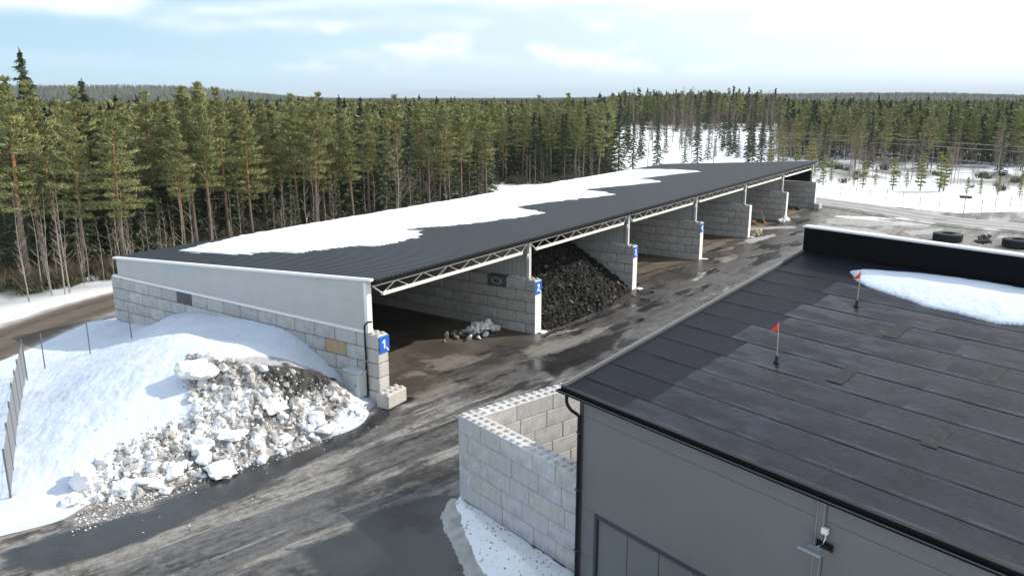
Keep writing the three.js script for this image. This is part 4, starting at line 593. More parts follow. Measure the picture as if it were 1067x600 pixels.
  const sp = [[886, 283], [892, 291], [905, 298], [920, 303.5], [944, 312], [966, 319.5], [992, 325], [1020, 332], [1040, 337], [1067, 339], [1120, 345]].map(q => rl(...q)); const top = [[1120, 300], [1067, 296], [1040, 291], [1000, 287], [960, 285], [900, 281.5]].map(q => { const p = rl(...q); return [Math.min(p[0], 29.85), p[1]]; });
  const sm = heap('roof_snow', [...sp, ...top], 0.05, 0.26, 1.6, 0.18, (u, n, h) => { const [x, z] = toXZ(F2, u, n); return [x, ry(u - 16.5) + h + 0.01, z]; }, M.snowV, (a, b, d) => { const k = (0.75 + 0.25 * sst(0, 0.35, d)) * (0.94 + 0.12 * fbm(a, b, 4)); return [0.70 * k, 0.77 * k, 0.86 * k]; }); tag(sm, 'smooth pale snow patch on the felt roof of the dark hall', 'snow', null, 'stuff');
}

// ================================================================ FENCES, TYRES, POSTS, WIRES
{
  const A = [12.3, -32.3], Bq = [19.6, -46.8], y0 = 0.15, H = 2.0, [ax, az] = toXZ(F1, ...A), [b_x, bz] = toXZ(F1, ...Bq), P = base('mesh_fence', ax, 0, az, 0); tag(P, 'grey steel mesh fence standing in the snow at the left edge', 'fence');
  const dx = b_x - ax, dz = bz - az, n = 7, gy = t => Math.max(0, moundH(A[0] + (Bq[0] - A[0]) * t, A[1] + (Bq[1] - A[1]) * t, false)) - 0.15; const postM = std({ color: lin(.16, .165, .17), roughness: .5, metalness: .4 }), wireM = std({ color: lin(.27, .28, .29), roughness: .5, metalness: .5 });
  for (let i = 0; i <= n; i++) { const t = i / n; part('fence_post', rod([dx * t, gy(t) - 0.2, dz * t], [dx * t, gy(t) + H + 0.25, dz * t], 0.04), postM, P); }
  for (let i = 0; i < n; i++) { const l = []; for (let k = 0; k <= 36; k++) { const t = (i + k / 36) / n; l.push(bar([dx * t, gy(t), dz * t], [dx * t, gy(t) + H, dz * t], 0.012)); } for (let k = 0; k <= 10; k++) { const h = k / 10 * H, t0 = i / n, t1 = (i + 1) / n; l.push(bar([dx * t0, gy(t0) + h, dz * t0], [dx * t1, gy(t1) + h, dz * t1], 0.012)); } const m = part('wire_mesh', merge(l), wireM, P); }
  const words = ['bare fence post at the corner where the mesh fence ends', 'bare fence post in snow, first after the mesh fence corner', 'bare fence post in snow between the mesh fence and the shed', 'bare fence post in snow closest to the shed corner'];
  [[28, 396, 355], [46.4, 384, 350], [93.6, 369, 337], [136.6, 353, 327]].forEach(([px, py, pt], i) => { const [u, n2, h] = hitMound(px, py, false), [x, z] = toXZ(F1, u, n2), q = base('fence_pole', x, h, z, 0); const g = part('pole', rod([0, -0.3, 0], [0, 2.05, 0], 0.035), postM, q); part('pole_cap', (() => { const c = new THREE.SphereGeometry(0.042, 8, 6); c.translate(0, 2.05, 0); return c; })(), postM, q); tag(q, words[i], 'fence post', 'bare posts across the snow'); });
}
{ // big loader tyres lying flat
  const prof = []; const R = 1.45, r0 = 0.72, w = 1.25; for (const [a, b] of [[r0, 0.12], [r0 + 0.08, 0.04], [1.2, 0], [1.38, 0.08], [R, 0.25], [R, 1.0], [1.38, 1.17], [1.2, 1.25], [r0 + 0.08, 1.21], [r0, 1.13], [r0, 0.12]]) prof.push(new THREE.Vector2(a, b));
  const mkT = (px, py, label) => { const [x, z] = at(px, py), P = base('loader_tyre', x, 0, z, 0.3 + px); P.scale.set(1, 0.75, 1); tag(P, label, 'tyre', 'large tyres in the far yard'); part('tyre_body', new THREE.LatheGeometry(prof, 40), M.rubber, P); for (let i = 0; i < 26; i++) { const a = i / 26 * 6.283, g = bx(-0.11, 0.11, 0.12, 0.62, R - 0.06, R + 0.07, 0.02), g2 = bx(-0.11, 0.11, 0.64, 1.13, R - 0.06, R + 0.07, 0.02); g.rotateY(a); g2.rotateY(a + 0.12); part('tread_lug', merge([g, g2]), M.rubber, P); } part('rim_well', (() => { const g = new THREE.CylinderGeometry(r0 - 0.01, r0 - 0.01, 0.2, 24); g.translate(0, 0.2, 0); return g; })(), std({ color: lin(.07, .065, .06), roughness: .9 }), P); };
  mkT(987.5, 251, 'large black tyre lying flat in the yard behind the roof parapet, left of two'); mkT(1061, 257.5, 'large black tyre at the right picture edge behind the roof parapet');
  scatterPile('spoil_heap', 'low ridge of dark clods between the two large tyres', 'earth heap', ...atUN(F1, 1026, 250), 4.5, 0.8, 46, 0.4, [std({ color: lin(.05, .047, .042), roughness: .95 })], 21, 0.2);
}
{ // sign post by the far road and marker posts along the snow field
  const [x, z] = at(1004, 227.5), P = base('box_post', x, 0, z, -0.5); const dk = std({ color: lin(.05, .05, .055), roughness: .6 }); tag(P, 'dark flat box on a thin post beside the far road', 'post'); part('post', rod([0, 0, 0], [0, 2.7, 0], 0.06), M.gal, P); part('box', bx(-0.75, 0.75, 2.72, 3.0, -0.35, 0.35, 0.04), dk, P); for (const s of [-0.5, 0.4]) part('strut', bar([s, 2.74, 0], [s * 0.5, 2.45, 0], 0.06), dk, P);
  const [x2, z2] = at(852, 203), Q = base('box_post', x2, 0, z2, -0.4); tag(Q, 'small marker board on a post right of the far shed end', 'post'); part('post', rod([0, 0, 0], [0, 2.4, 0], 0.05), M.gal, Q); part('board', bx(-0.35, 0.35, 2.0, 2.6, -0.03, 0.03), M.gal, Q);
  const pm = std({ color: lin(.30, .28, .25), roughness: .7 }), proto = base('marker_post', 0, 0, 0); part('shaft', rod([0, -0.2, 0], [0, 1.7, 0], 0.055), pm, proto); part('cap', (() => { const g = new THREE.SphereGeometry(0.06, 8, 6); g.translate(0, 1.7, 0); return g; })(), pm, proto); tag(proto, 'thin fence post in the snow field beyond the far road', 'fence post', 'posts along the snow field');
  [[876, 206], [907, 207], [924, 209], [941, 212], [959, 214.5], [979, 217], [1023, 221], [1037, 220], [1053, 218], [892, 206.5], [1064, 215]].forEach(([px, py], i) => { const o = i ? proto.clone() : proto; if (i) { o.name = numbered('marker_post'); scene.add(o); } const [x, z] = at(px, py, -0.1); o.position.set(x, -0.1, z); });
  // power lines crossing the clearing and the right-hand forest
  const wm = std({ color: lin(.32, .32, .34), roughness: .5, metalness: 0.3 });
  [[[640, 131, 210], [870, 141, 215], [1110, 156, 190], 'upper power wire over the forest clearing'], [[640, 133.5, 210], [870, 146, 215], [1110, 161, 190], 'middle power wire over the forest clearing'], [[640, 138, 212], [870, 155, 212], [1110, 177, 188], 'lowest power wire over the forest clearing']].forEach(w => { const p = w.slice(0, 3).map(([a, b, D]) => { const d = ray(a, b), k = D / Math.hypot(d[0], d[2]); return [d[0] * k, CAMH + d[1] * k, d[2] * k]; }); const m = part('power_wire', tube(p, 0.055, 60, 4), wm); tag(m, w[3], 'power line', 'power wires'); });
}

// ================================================================ TREES
const V3 = (x, y, z) => new THREE.Vector3(x, y, z);
class Tris { constructor() { this.p = []; this.c = []; }
  tri(a, b, c, k) { this.p.push(a.x, a.y, a.z, b.x, b.y, b.z, c.x, c.y, c.z); for (let i = 0; i < 3; i++) this.c.push(k[0], k[1], k[2]); }
  limb(a, b, r0, r1, k0, k1, sides = 4) { const d = b.clone().sub(a).normalize(), u = Math.abs(d.y) > 0.9 ? V3(1, 0, 0) : V3(0, 1, 0), s = d.clone().cross(u).normalize(), t = d.clone().cross(s); for (let i = 0; i < sides; i++) { const q = j => { const w = j / sides * 6.283; return s.clone().multiplyScalar(Math.cos(w)).addScaledVector(t, Math.sin(w)); }; const A = q(i), B = q(i + 1); const a0 = a.clone().addScaledVector(A, r0), a1 = a.clone().addScaledVector(B, r0), b0 = b.clone().addScaledVector(A, r1), b1 = b.clone().addScaledVector(B, r1); this.tri(a0, b0, a1, k0); this.tri(a1, b0, b1, k1 || k0); } }
  geo() { return geoFrom(this.p, null, null, this.c); } }
const leafM = std({ vertexColors: true, roughness: 0.75 }), barkM = std({ vertexColors: true, roughness: 0.95 });
function tuft(T, r, c, dir, len, wid, col) { const d = dir.clone().add(V3(r() - .5, r() - .5, r() - .5).multiplyScalar(1.3)).normalize(), s = d.clone().cross(V3(r() - .5, r() - .5, r() - .5)).normalize().multiplyScalar(wid * 0.5); const a = c.clone().addScaledVector(d, -len * 0.35); T.tri(a.clone().add(s), a.clone().sub(s), c.clone().addScaledVector(d, len * 0.65), col); }
function pine(seed, H, q, young = false) { // q: detail {nb, per, len, wid, sides}
  const r = rng(seed), Tr = new Tris(), Cr = new Tris(), bend = (r() - .5) * 0.5, bend2 = (r() - .5) * 0.5, sp = t => V3(bend * t * t * 1.4 + 0.12 * Math.sin(t * 5 + seed), H * t, bend2 * t * t * 1.4);
  const R0 = 0.011 * H, ns = 9; for (let i = 0; i < ns; i++) { const t0 = i / ns, t1 = (i + 1) / ns, c = t => mix3([0.17, 0.135, 0.105], [0.36, 0.17, 0.075], sst(0.25, 0.6, t)); Tr.limb(sp(t0), sp(t1), R0 * Math.pow(1 - t0, 0.7) + 0.02, R0 * Math.pow(1 - t1, 0.7) + 0.02, c(t0), c(t1), q.sides); }
  const c0 = young ? 0.08 + 0.08 * r() : 0.26 + 0.2 * r(), LM = H * (0.125 + 0.035 * r());
  for (let i = 0; i < 10; i++) { const t = c0 * (0.4 + 0.65 * r()), p = sp(t), a = r() * 6.28, L = 0.5 + r() * 1.2; Tr.limb(p, p.clone().add(V3(Math.cos(a) * L, -0.15 * L + r() * 0.2, Math.sin(a) * L)), 0.02, 0.008, [0.13, 0.115, 0.1], null, 3); }
  const lean = r() * 6.28;
  for (let w = 0; w < q.nw; w++) {
    const f = (w + 0.3 * r()) / q.nw, t = c0 + (0.99 - c0) * Math.pow(f, 0.92), prof = Math.pow(1 - f, 0.74) * (0.55 + 0.45 * Math.min(1, f / 0.25)), nb = f > 0.85 ? 3 : q.nb, a0 = r() * 6.28, vig = 0.5 + 0.75 * r();
    for (let b = 0; b < nb; b++) {
      const p = sp(t + 0.006 * (r() - .5)), a = a0 + b / nb * 6.283 + 0.7 * (r() - .5), side = 1 + 0.25 * Math.cos(a - lean); if (r() < 0.2 * (1 - f)) continue;
      const L = Math.max(0.3, LM * prof * vig * side * (0.55 + 0.65 * r())), up = mix(-0.18, 1.1, Math.pow(f, 1.6)) + 0.25 * (r() - .5), d = V3(Math.cos(a), up, Math.sin(a)).normalize(), e = p.clone().addScaledVector(d, L); e.y += 0.14 * L;
      Tr.limb(p, e, 0.03 * (1 - f) + 0.012, 0.008, [0.17, 0.10, 0.06], null, 3);
      const ncl = Math.max(1, Math.round(q.cl * (0.35 + 0.75 * L / LM))), g0 = r();
      for (let k = 0; k < ncl; k++) { const s = 0.42 + 0.62 * (k + r()) / ncl, lat = (r() - .5) * L * 0.55, ctr = p.clone().lerp(e, Math.min(s, 1.03)).add(V3(-Math.sin(a) * lat, 0.06 + (r() - .5) * 0.14, Math.cos(a) * lat)), g = clamp(0.6 * g0 + 0.4 * r()), col = mix3([0.13, 0.165, 0.055], [0.315, 0.305, 0.115], young ? 0.5 + 0.5 * g : g), rad = (0.30 + 0.26 * r()) * H / 16 * (0.35 + 0.8 * prof);
        for (let m = 0; m < q.per; m++) { const o = V3((r() - .5) * 2 * rad, (r() - .45) * 0.75 * rad, (r() - .5) * 2 * rad); tuft(Cr, r, ctr.clone().add(o), V3(d.x * 0.7, 0.6, d.z * 0.7), q.len * (0.7 + .6 * r()), q.wid, col); } }
    }
  }
  return { trunk: Tr.geo(), crown: Cr.geo() };
}
function spruce(seed, H, q) {
  const r = rng(seed), Tr = new Tris(), Cr = new Tris(); Tr.limb(V3(0, 0, 0), V3(0, H * 0.97, 0), 0.011 * H, 0.015, [0.09, 0.075, 0.06], null, q.sides); const LM = H * (0.15 + 0.03 * r());
  for (let i = 0; i < q.nb; i++) { const f = (i + r()) / q.nb, y = H * (0.06 + 0.93 * f), a = i * 2.4 + r(), L = Math.max(0.12, LM * Math.pow(1 - f, 0.85) * (0.75 + 0.45 * r())), d = V3(Math.cos(a), mix(-0.45, 0.35, Math.pow(f, 1.2)), Math.sin(a)).normalize(), p = V3(0, y, 0), e = p.clone().addScaledVector(d, L); e.y += 0.1 * L;
    Tr.limb(p, e, 0.025, 0.006, [0.09, 0.075, 0.06], null, 3); const ncl = Math.max(2, Math.round(q.cl * (0.3 + L / LM)));
    for (let k = 0; k < ncl; k++) { const ctr = p.clone().lerp(e, 0.12 + 0.92 * (k + r()) / ncl), col = mix3([0.034, 0.052, 0.025], [0.085, 0.105, 0.042], r()); for (let m = 0; m < q.per; m++) { const o = V3((r() - .5) * 0.55, -0.28 * r() , (r() - .5) * 0.55).multiplyScalar(0.5 + 0.7 * L / LM); tuft(Cr, r, ctr.clone().add(o), V3(d.x, -0.45, d.z), q.len * (0.7 + .6 * r()), q.wid, col); } } }
  for (let m = 0; m < 8; m++) tuft(Cr, r, V3(0, H * (0.96 + 0.04 * r()), 0), V3(0, 2, 0), q.len, q.wid, [0.035, 0.05, 0.024]);
  return { trunk: Tr.geo(), crown: Cr.geo() };
}
function birch(seed, H, nb, tw, thin) {
  const r = rng(seed), Tr = new Tris(), Cr = new Tris(), bx0 = (r() - .5) * 0.8, bz0 = (r() - .5) * 0.8, sp = t => V3(bx0 * t * t + 0.1 * Math.sin(t * 6 + seed), H * t, bz0 * t * t); const R0 = thin ? 0.045 : 0.011 * H;
  for (let i = 0; i < 8; i++) { const t0 = i / 8, t1 = (i + 1) / 8, c = t => mix3([0.27, 0.25, 0.22], [0.20, 0.155, 0.12], sst(0.4, 0.95, t)); Tr.limb(sp(t0), sp(t1), R0 * (1 - t0 * 0.9), R0 * (1 - t1 * 0.9), c(t0), c(t1), 5); }
  const twc = [0.19, 0.14, 0.105];
  for (let i = 0; i < nb; i++) { const t = 0.22 + 0.76 * (i + r()) / nb, p = sp(t), a = r() * 6.28, L = H * (thin ? 0.10 : 0.27) * Math.pow(1 - t, 0.6) * (0.6 + 0.6 * r()) + 0.2, d = V3(Math.cos(a) * 0.75, 0.75 + 0.5 * r(), Math.sin(a) * 0.75).normalize(), e = p.clone().addScaledVector(d, L); Cr.limb(p, e, 0.028 * (1.2 - t), 0.01, mix3([0.27, 0.235, 0.2], twc, t), null, 3);
    for (let k = 0; k < tw; k++) { const q = p.clone().lerp(e, 0.25 + 0.75 * r()), l2 = L * (0.2 + 0.35 * r()), d2 = d.clone().add(V3(r() - .5, r() - .45, r() - .5).multiplyScalar(1.5)).normalize(), e2 = q.clone().addScaledVector(d2, l2); Cr.limb(q, e2, 0.013, 0.005, twc, null, 3); if (!thin) for (let m = 0; m < 2; m++) { const q3 = q.clone().lerp(e2, r()), d3 = d2.clone().add(V3(r() - .5, r() - .5, r() - .5).multiplyScalar(1.4)).normalize(); Cr.limb(q3, q3.clone().addScaledVector(d3, l2 * 0.6), 0.009, 0.004, twc, null, 3); } } }
  return { trunk: Tr.geo(), crown: Cr.geo() };
}
const QN = { nw: 19, nb: 5, cl: 4.6, per: 23, len: 0.40, wid: 0.085, sides: 7 }, QM = { nw: 14, nb: 5, cl: 3.4, per: 10, len: 0.6, wid: 0.15, sides: 5 }, QF = { nw: 9, nb: 4, cl: 2, per: 5, len: 1.15, wid: 0.36, sides: 3 };
const SN1 = { nb: 90, cl: 6, per: 9, len: 0.5, wid: 0.13, sides: 6 }, SM1 = { nb: 60, cl: 4, per: 6, len: 0.8, wid: 0.24, sides: 4 }, SF1 = { nb: 26, cl: 2.5, per: 4, len: 1.4, wid: 0.5, sides: 3 };
const pinesN = [0, 1, 2, 3, 4, 5].map(i => pine(100 + i, 16, QN)), pinesM = [0, 1, 2, 3, 4].map(i => pine(200 + i, 16, QM)), pinesF = [0, 1, 2, 3, 4, 5].map(i => pine(300 + i, 16, QF));
const pinesY = [0, 1, 2, 3].map(i => pine(250 + i, 8, Object.assign({}, QM, { nw: 11, len: 0.45, wid: 0.12, per: 12 }), true));
const sprN = [0, 1, 2].map(i => spruce(400 + i, 16, SN1)), sprM = [0, 1, 2].map(i => spruce(500 + i, 16, SM1)), sprF = [0, 1, 2].map(i => spruce(600 + i, 16, SF1));
const birN = [0, 1, 2].map(i => birch(700 + i, 12, 34, 6, false)), birT = [0, 1, 2, 3].map(i => birch(800 + i, 8, 16, 3, true));
const protoT = {};
function tree(kind, geoms, refH, name, x, z, H, label, cat, group, wide = 1, rot = 0) {
  const v = Math.floor(Math.abs(Math.sin(x * 12.9 + z * 78.2) * 43758) % geoms.length), key = kind + v; let o;
  if (!protoT[key]) { o = base(name, 0, 0, 0); part('trunk', geoms[v].trunk, barkM, o); part('crown', geoms[v].crown, kind.startsWith('birch') ? barkM : leafM, o); protoT[key] = o; } else { o = protoT[key].clone(); o.name = numbered(name); scene.add(o); }
  o.position.set(x, terrain(x, z) - 0.1, z); const s = H / refH; o.scale.set(s * wide, s, s * wide); o.rotation.set(kind === 'pineN' ? 0.035 * Math.sin(x * 7.1) : 0, rot, kind === 'pineN' || kind === 'pineM' ? 0.05 * Math.sin(z * 5.3 + x) : 0); tag(o, label, cat, group); return o;
}
const placed = []; const freeAt = (x, z, d) => { for (const p of placed) if ((p[0] - x) ** 2 + (p[1] - z) ** 2 < d * d) return false; placed.push([x, z]); return true; };
const dirOf = px => { const az = Math.atan((px - 533.5) / 844); return [Math.sin(az), -Math.cos(az)]; };
const hAtTop = (py, d) => CAMH + (ray(533.5, py)[1] / Math.hypot(ray(533.5, py)[2])) * d; // height that reaches row py at ground distance d
{
  const r = rng(2024); let nP = 0, nS = 0, nB = 0;
  // trees that stand out, by where they stand: [pixel x of the trunk, extra metres behind the forest edge, pixel row of the top]
  const named = [['p', 22, 5, 108], ['p', 62, 1.5, 118], ['p', 108, -0.5, 118], ['p', 40, 9, 92], ['p', 78, 12, 96], ['p', 175, 2, 128], ['p', 128, 10, 118], ['p', 190, 5, 96], ['p', 207, 3, 92], ['p', 226, 4, 96], ['p', 148, 8, 100], ['p', 252, 3, 122], ['p', 268, 7, 106], ['p', 302, 4, 102], ['p', 322, 2, 105], ['p', 338, 9, 100], ['p', 362, 3, 116], ['p', 378, 4, 110], ['p', 287, 9, 112], ['p', 455, 5, 108], ['p', 480, 4, 112], ['p', 512, 6, 106], ['p', 505, 3, 114], ['p', 3, 4, 88], ['p', 545, 4, 110], ['p', 575, 5, 108], ['p', 600, 5, 107], ['p', 435, 8, 110], ['p', 240, 8, 106], ['p', 165, 13, 108]];
  named.sort((a, b) => a[1] - b[1]); const tens = ['', 'first', 'second', 'third', 'fourth', 'fifth', 'sixth', 'seventh', 'eighth', 'ninth', 'tenth', 'eleventh', 'twelfth', 'thirteenth', 'fourteenth', 'fifteenth', 'sixteenth', 'seventeenth', 'eighteenth', 'nineteenth', 'twentieth', 'twenty-first', 'twenty-second', 'twenty-third', 'twenty-fourth', 'twenty-fifth', 'twenty-sixth', 'twenty-seventh', 'twenty-eighth', 'twenty-ninth', 'thirtieth']; let ord = 0;
  for (const [k, px, ex, top] of named) { ord++; const [dx, dz] = dirOf(px), d = forestFront(px) + ex + 3, x = dx * d, z = dz * d; placed.push([x, z]); const H = clamp(hAtTop(top, d) * 1.05, 9, 21); tree('pineN', pinesN, 16, 'pine_tree', x, z, H, 'tall orange trunked pine at the forest front behind the shed, ' + tens[ord] + ' from the left', 'pine tree', 'front row pines behind the shed', 0.95 + 0.2 * r(), r() * 6); nP++; }
  const sn = [[26, 14, 57, 'tallest dark spruce rising above the forest at the far left'], [8, 10, 84, 'dark spruce at the very left edge of the forest'], [86, 16, 82, 'dark pointed spruce second from the left above the pines'], [353, 22, 100, 'dark spruce tip left of a pair above the middle forest'], [375, 24, 99, 'dark spruce tip right of a pair above the middle forest'], [396, 5, 128, 'broad dark spruce just left of the bare grey birch'], [425, 6, 124, 'broad dark spruce just right of the bare grey birch'], [630, 20, 99, 'dark spruce left of the tall spruce at the clearing edge'], [647, 10, 99, 'tall dark spruce down to the snow at the left edge of the clearing']];
  for (const [px, ex, top, lab] of sn) { const [dx, dz] = dirOf(px), d = forestFront(Math.min(px, 639)) + ex, x = dx * d, z = dz * d; placed.push([x, z]); tree('spruceN', sprN, 16, 'spruce_tree', x, z, hAtTop(top, d), lab, 'spruce tree', 'spruces rising above the forest', 1, r() * 6); nS++; }
  { const [dx, dz] = dirOf(411), d = forestFront(411) - 1; tree('birchN', birN, 12, 'birch_tree', dx * d, dz * d, hAtTop(138, d), 'bare grey birch with spreading twigs in front of dark spruces', 'birch tree', null, 1.15, 1); placed.push([dx * d, dz * d]); nB++; const [ex, ez] = dirOf(445), d2 = forestFront(445); tree('birchN', birN, 12, 'birch_tree', ex * d2, ez * d2, hAtTop(150, d2), 'slim bare birch right of the spreading grey birch', 'birch tree', null, 0.8, 2); const [fx, fz] = dirOf(713), d3 = 235; tree('birchN', birN, 12, 'birch_tree', fx * d3, fz * d3, hAtTop(96, d3), 'very tall bare birch standing in the snowy clearing', 'birch tree', null, 0.7, 2); const [gx, gz] = dirOf(722), d4 = 245; tree('birchN', birN, 12, 'birch_tree', gx * d4, gz * d4, hAtTop(97, d4), 'tall bare birch just right of the tallest clearing birch', 'birch tree', null, 0.6, 4); }
  // thin bare saplings in front of the trunks on the left
  for (let i = 0; i < 84; i++) { const px = i < 34 ? -10 + r() * 180 : 170 + r() * 460, [dx, dz] = dirOf(px), d = forestFront(px) + (-2.0 + 5 * r()), x = dx * d, z = dz * d; if (!freeAt(x, z, 0.5)) continue; const left = px < 175; tree('birchT', birT, 8, 'birch_sapling', x, z, 5 + 5.5 * r(), left ? 'thin pale bare sapling in the thicket behind the snowy road verge on the left' : 'thin pale bare sapling in front of the pines behind the shed roof', 'sapling', left ? 'saplings left of the shed' : 'saplings behind the shed', 1, r() * 6); }
  // second rows of pines and spruces that can still be told apart
  let guard = 0; while (nP < 135 && guard++ < 4000) { const px = -20 + r() * 670, [dx, dz] = dirOf(px), d = forestFront(px) + 5 + 34 * r(), x = dx * d, z = dz * d; if (!freeAt(x, z, d < 95 ? 4.4 : 3.0)) continue; const near = d < 95, top = 102 + 28 * r() - (px < 330 ? 3 : 0) - (r() < 0.12 ? 8 : 0); tree(near ? 'pineN' : 'pineM', near ? pinesN : pinesM, 16, 'pine_tree', x, z, clamp(hAtTop(top, d), 10, 18), 'pine in the rows just behind the front trees of the forest behind the shed', 'pine tree', 'inner pines behind the shed', 0.9 + 0.3 * r(), r() * 6); nP++; }
  guard = 0; while (nS < 130 && guard++ < 4000) { const px = -20 + r() * 660, [dx, dz] = dirOf(px), d = forestFront(px) + 5 + 24 * r(), x = dx * d, z = dz * d; if (!freeAt(x, z, 2.0)) continue; tree('spruceM', sprM, 16, 'spruce_tree', x, z, 6 + 7.5 * r(), 'dark spruce filling the shade between pine trunks behind the shed', 'spruce tree', 'undergrowth spruces behind the shed', 1.15, r() * 6); nS++; }
  // the clearing with thin dark trees
  guard = 0; let nC = 0; while (nC < 100 && guard++ < 4000) { const px = 652 + r() * 168, [dx, dz] = dirOf(px), d = 180 + 125 * Math.pow(r(), 0.8), x = dx * d, z = dz * d; if (!freeAt(x, z, 2)) continue; const k = r(); if (k < 0.62) tree('spruceM', sprM, 16, 'spruce_tree', x, z, 4.5 + 8.5 * r(), 'dark spruce scattered in the snowy clearing beyond the shed roof', 'spruce tree', 'spruces in the clearing', 0.8, r() * 6); else tree('birchN', birN, 12, 'birch_tree', x, z, 10 + 5 * r(), 'slender bare tree scattered in the snowy clearing beyond the shed roof', 'birch tree', 'bare trees in the clearing', 0.8, r() * 6); nC++; }
  // right-hand forest edge: young pines, bare brown birches
  const young = [[858, 193, 156], [899, 196, 160], [912, 194, 165], [930, 198, 156], [959, 199, 151], [979, 200, 150], [866, 190, 160], [984, 199, 146], [1008, 203, 172], [1040, 204, 170], [1063, 206, 165], [845, 188, 140], [838, 186, 150], [829, 184, 145], [815, 182, 140], [803, 180, 135], [890, 194, 172], [945, 196, 168], [1022, 203, 176]];
  young.sort((a, b) => a[0] - b[0]); ord = 0; for (const [px, py, top] of young) { ord++; const [x, z] = at(px, py, -0.1), d = Math.hypot(x, z); placed.push([x, z]); tree('pineY', pinesY, 8, 'pine_tree', x, z, clamp(hAtTop(top, d), 3, 12), 'young yellow green pine at the snow field edge, ' + tens[ord] + ' from the left', 'pine tree', 'young pines by the snow field', 1.25, px); }
  guard = 0; let nR = 0; while (nR < 80 && guard++ < 3000) { const px = 815 + r() * 290, [dx, dz] = dirOf(px), d = 160 + 60 * r(), x = dx * d, z = dz * d; if (!freeAt(x, z, 1.6)) continue; if (r() < 0.6) tree('birchN', birN, 12, 'birch_tree', x, z, 6 + 6 * r(), 'bare brownish birch in the thicket beyond the right snow field', 'birch tree', 'bare birches beyond the snow field', 0.7, r() * 6); else tree('birchT', birT, 8, 'birch_sapling', x, z, 3 + 4 * r(), 'thin bare sapling beyond the snow field on the right', 'sapling', 'saplings beyond the snow field', 1.3, r() * 6); nR++; }
  guard = 0; nR = 0; while (nR < 75 && guard++ < 3000) { const px = 805 + r() * 290, [dx, dz] = dirOf(px), d = 190 + 70 * r(), x = dx * d, z = dz * d; if (!freeAt(x, z, 2.5)) continue; if (r() < 0.72) tree('pineM', pinesM, 16, 'pine_tree', x, z, 9 + 5 * r(), 'pine in the forest beyond the snow field on the right', 'pine tree', 'pines beyond the snow field', 1, r() * 6); else tree('spruceM', sprM, 16, 'spruce_tree', x, z, 9 + 6 * r(), 'dark spruce in the forest beyond the snow field on the right', 'spruce tree', 'spruces beyond the snow field', 0.9, r() * 6); nR++; }
  // the wood behind, that reads as one mass
  const lists = { pf: pinesF.map(() => []), sf: sprF.map(() => []), bf: [[], []] };
  const add = (x, z, H, kind, w) => { const L = lists[kind], v = Math.floor(r() * L.length); L[v].push([x, z, H, w, r() * 6]); };
  for (let i = 0; i < 60000; i++) {
    const az = (-44 + 88 * r()) * Math.PI / 180, px = 533.5 + 844 * Math.tan(az), ff = forestFront(clamp(px, -100, 1200)), d0 = ff + (px < 640 ? 26 : px < 820 ? 36 : 50); const u = r(); let d = d0 + (i < 9000 ? 240 * u : i < 30000 ? 240 + 900 * Math.pow(u, 0.8) : 900 + 3600 * Math.pow(u, 0.8)); const x = Math.sin(az) * d, z = -Math.cos(az) * d;
    const big = d > 900 ? 1.5 : d > 500 ? 1.15 : 1; const k = vn(x / 40, z / 40), t = r();
    if (d < 345 && px > 655 && px < 820 && r() < 0.3) continue; const lowF = d > 420 ? 0.82 : 1;
    if (t < 0.12 && d < 600 && !(px > 650 && px < 825)) add(x, z, 9 + 5 * r(), 'bf', 1.3); else if (t < (d < 300 ? 0.28 : 0.42)) add(x, z, (9 + 5 * r() + 3 * Math.pow(r(), 4)) * lowF, 'sf', big * 1.0); else add(x, z, (9 + 3.8 * r() + 1.5 * k + 2.6 * Math.pow(r(), 4)) * lowF, 'pf', big * 1.1);
  }
  const dm = new THREE.Object3D(), bf = [0, 1].map(i => { const b = birch(900 + i, 12, 26, 3, true); return b; });
  const emit = (L, g2, refH, mat, nm) => { if (!L.length) return; const im = new THREE.InstancedMesh(g2, mat, L.length); L.forEach(([x, z, H, w, a], i) => { const s = H / refH; dm.position.set(x, terrain(x, z) - 0.1, z); dm.rotation.set(0, a, 0); dm.scale.set(s * w, s, s * w); dm.updateMatrix(); im.setMatrixAt(i, dm.matrix); const k = 0.8 + 0.4 * r(); im.setColorAt(i, lin(k, k * (0.96 + 0.08 * r()), k)); }); im.name = nm; im.userData.kind = 'stuff'; im.castShadow = im.receiveShadow = true; wood.add(im); };
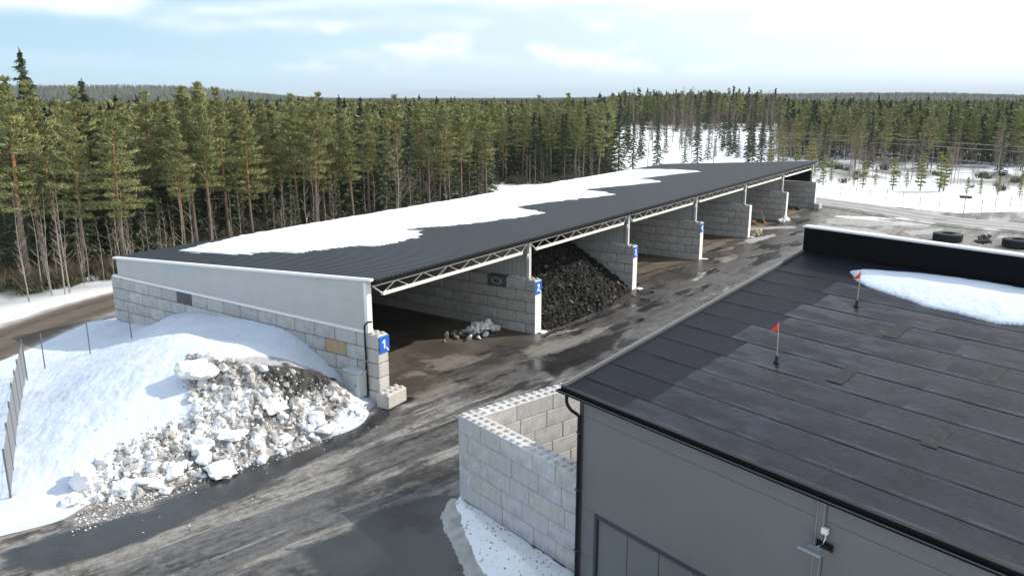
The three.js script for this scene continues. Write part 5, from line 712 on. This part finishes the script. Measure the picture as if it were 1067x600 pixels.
  const wood = base('far_forest', 0, 0, 0); tag(wood, 'dense conifer forest running on behind the shed to the horizon', 'forest', null, 'stuff');
  lists.pf.forEach((L, i) => emit(L, merge([pinesF[i].trunk, pinesF[i].crown]), 16, leafM, 'pine_mass')); lists.sf.forEach((L, i) => emit(L, merge([sprF[i].trunk, sprF[i].crown]), 16, leafM, 'spruce_mass')); lists.bf.forEach((L, i) => emit(L, merge([bf[i].trunk, bf[i].crown]), 12, barkM, 'birch_mass'));
  // undergrowth along the forest edge
  const us = new Tris(), ru = rng(4); for (let i = 0; i < 60; i++) { const a = ru() * 6.28, L = 0.5 + 0.7 * ru(), p = V3((ru() - .5) * 0.6, 0, (ru() - .5) * 0.6); us.limb(p, p.clone().add(V3(Math.cos(a) * 0.5 * L, L, Math.sin(a) * 0.5 * L)), 0.012, 0.004, [0.12, 0.095, 0.065], null, 3); } for (let i = 0; i < 50; i++) tuft(us, ru, V3((ru() - .5) * 1.2, 0.1 + 0.5 * ru(), (ru() - .5) * 1.2), V3(0, 1, 0), 0.4, 0.12, mix3([0.10, 0.09, 0.035], [0.05, 0.065, 0.03], ru()));
  const ul = []; for (let i = 0; i < 680; i++) { const px = i < 620 ? -40 + 690 * r() : 640 + 460 * r(), [dx, dz] = dirOf(px), d = forestFront(px) + (px < 640 ? (px < 150 ? 1.5 : -1) + 15 * r() : -12 + 50 * r()); ul.push([dx * d, dz * d, 0.6 + 1.1 * r(), r() * 6]); }
  const im = new THREE.InstancedMesh(us.geo(), barkM, ul.length); ul.forEach(([x, z, s, a], i) => { dm.position.set(x, terrain(x, z), z); dm.rotation.set(0, a, 0); dm.scale.set(s * 1.2, s, s * 1.2); dm.updateMatrix(); im.setMatrixAt(i, dm.matrix); }); im.name = numbered('undergrowth'); im.userData = { kind: 'stuff', label: 'brown and green undergrowth along the foot of the forest edge', category: 'undergrowth' }; scene.add(im);
}

scene.fog = new THREE.FogExp2(new THREE.Color().setRGB(0.72, 0.82, 0.92), 0.00007);
renderer.render(scene, camera);
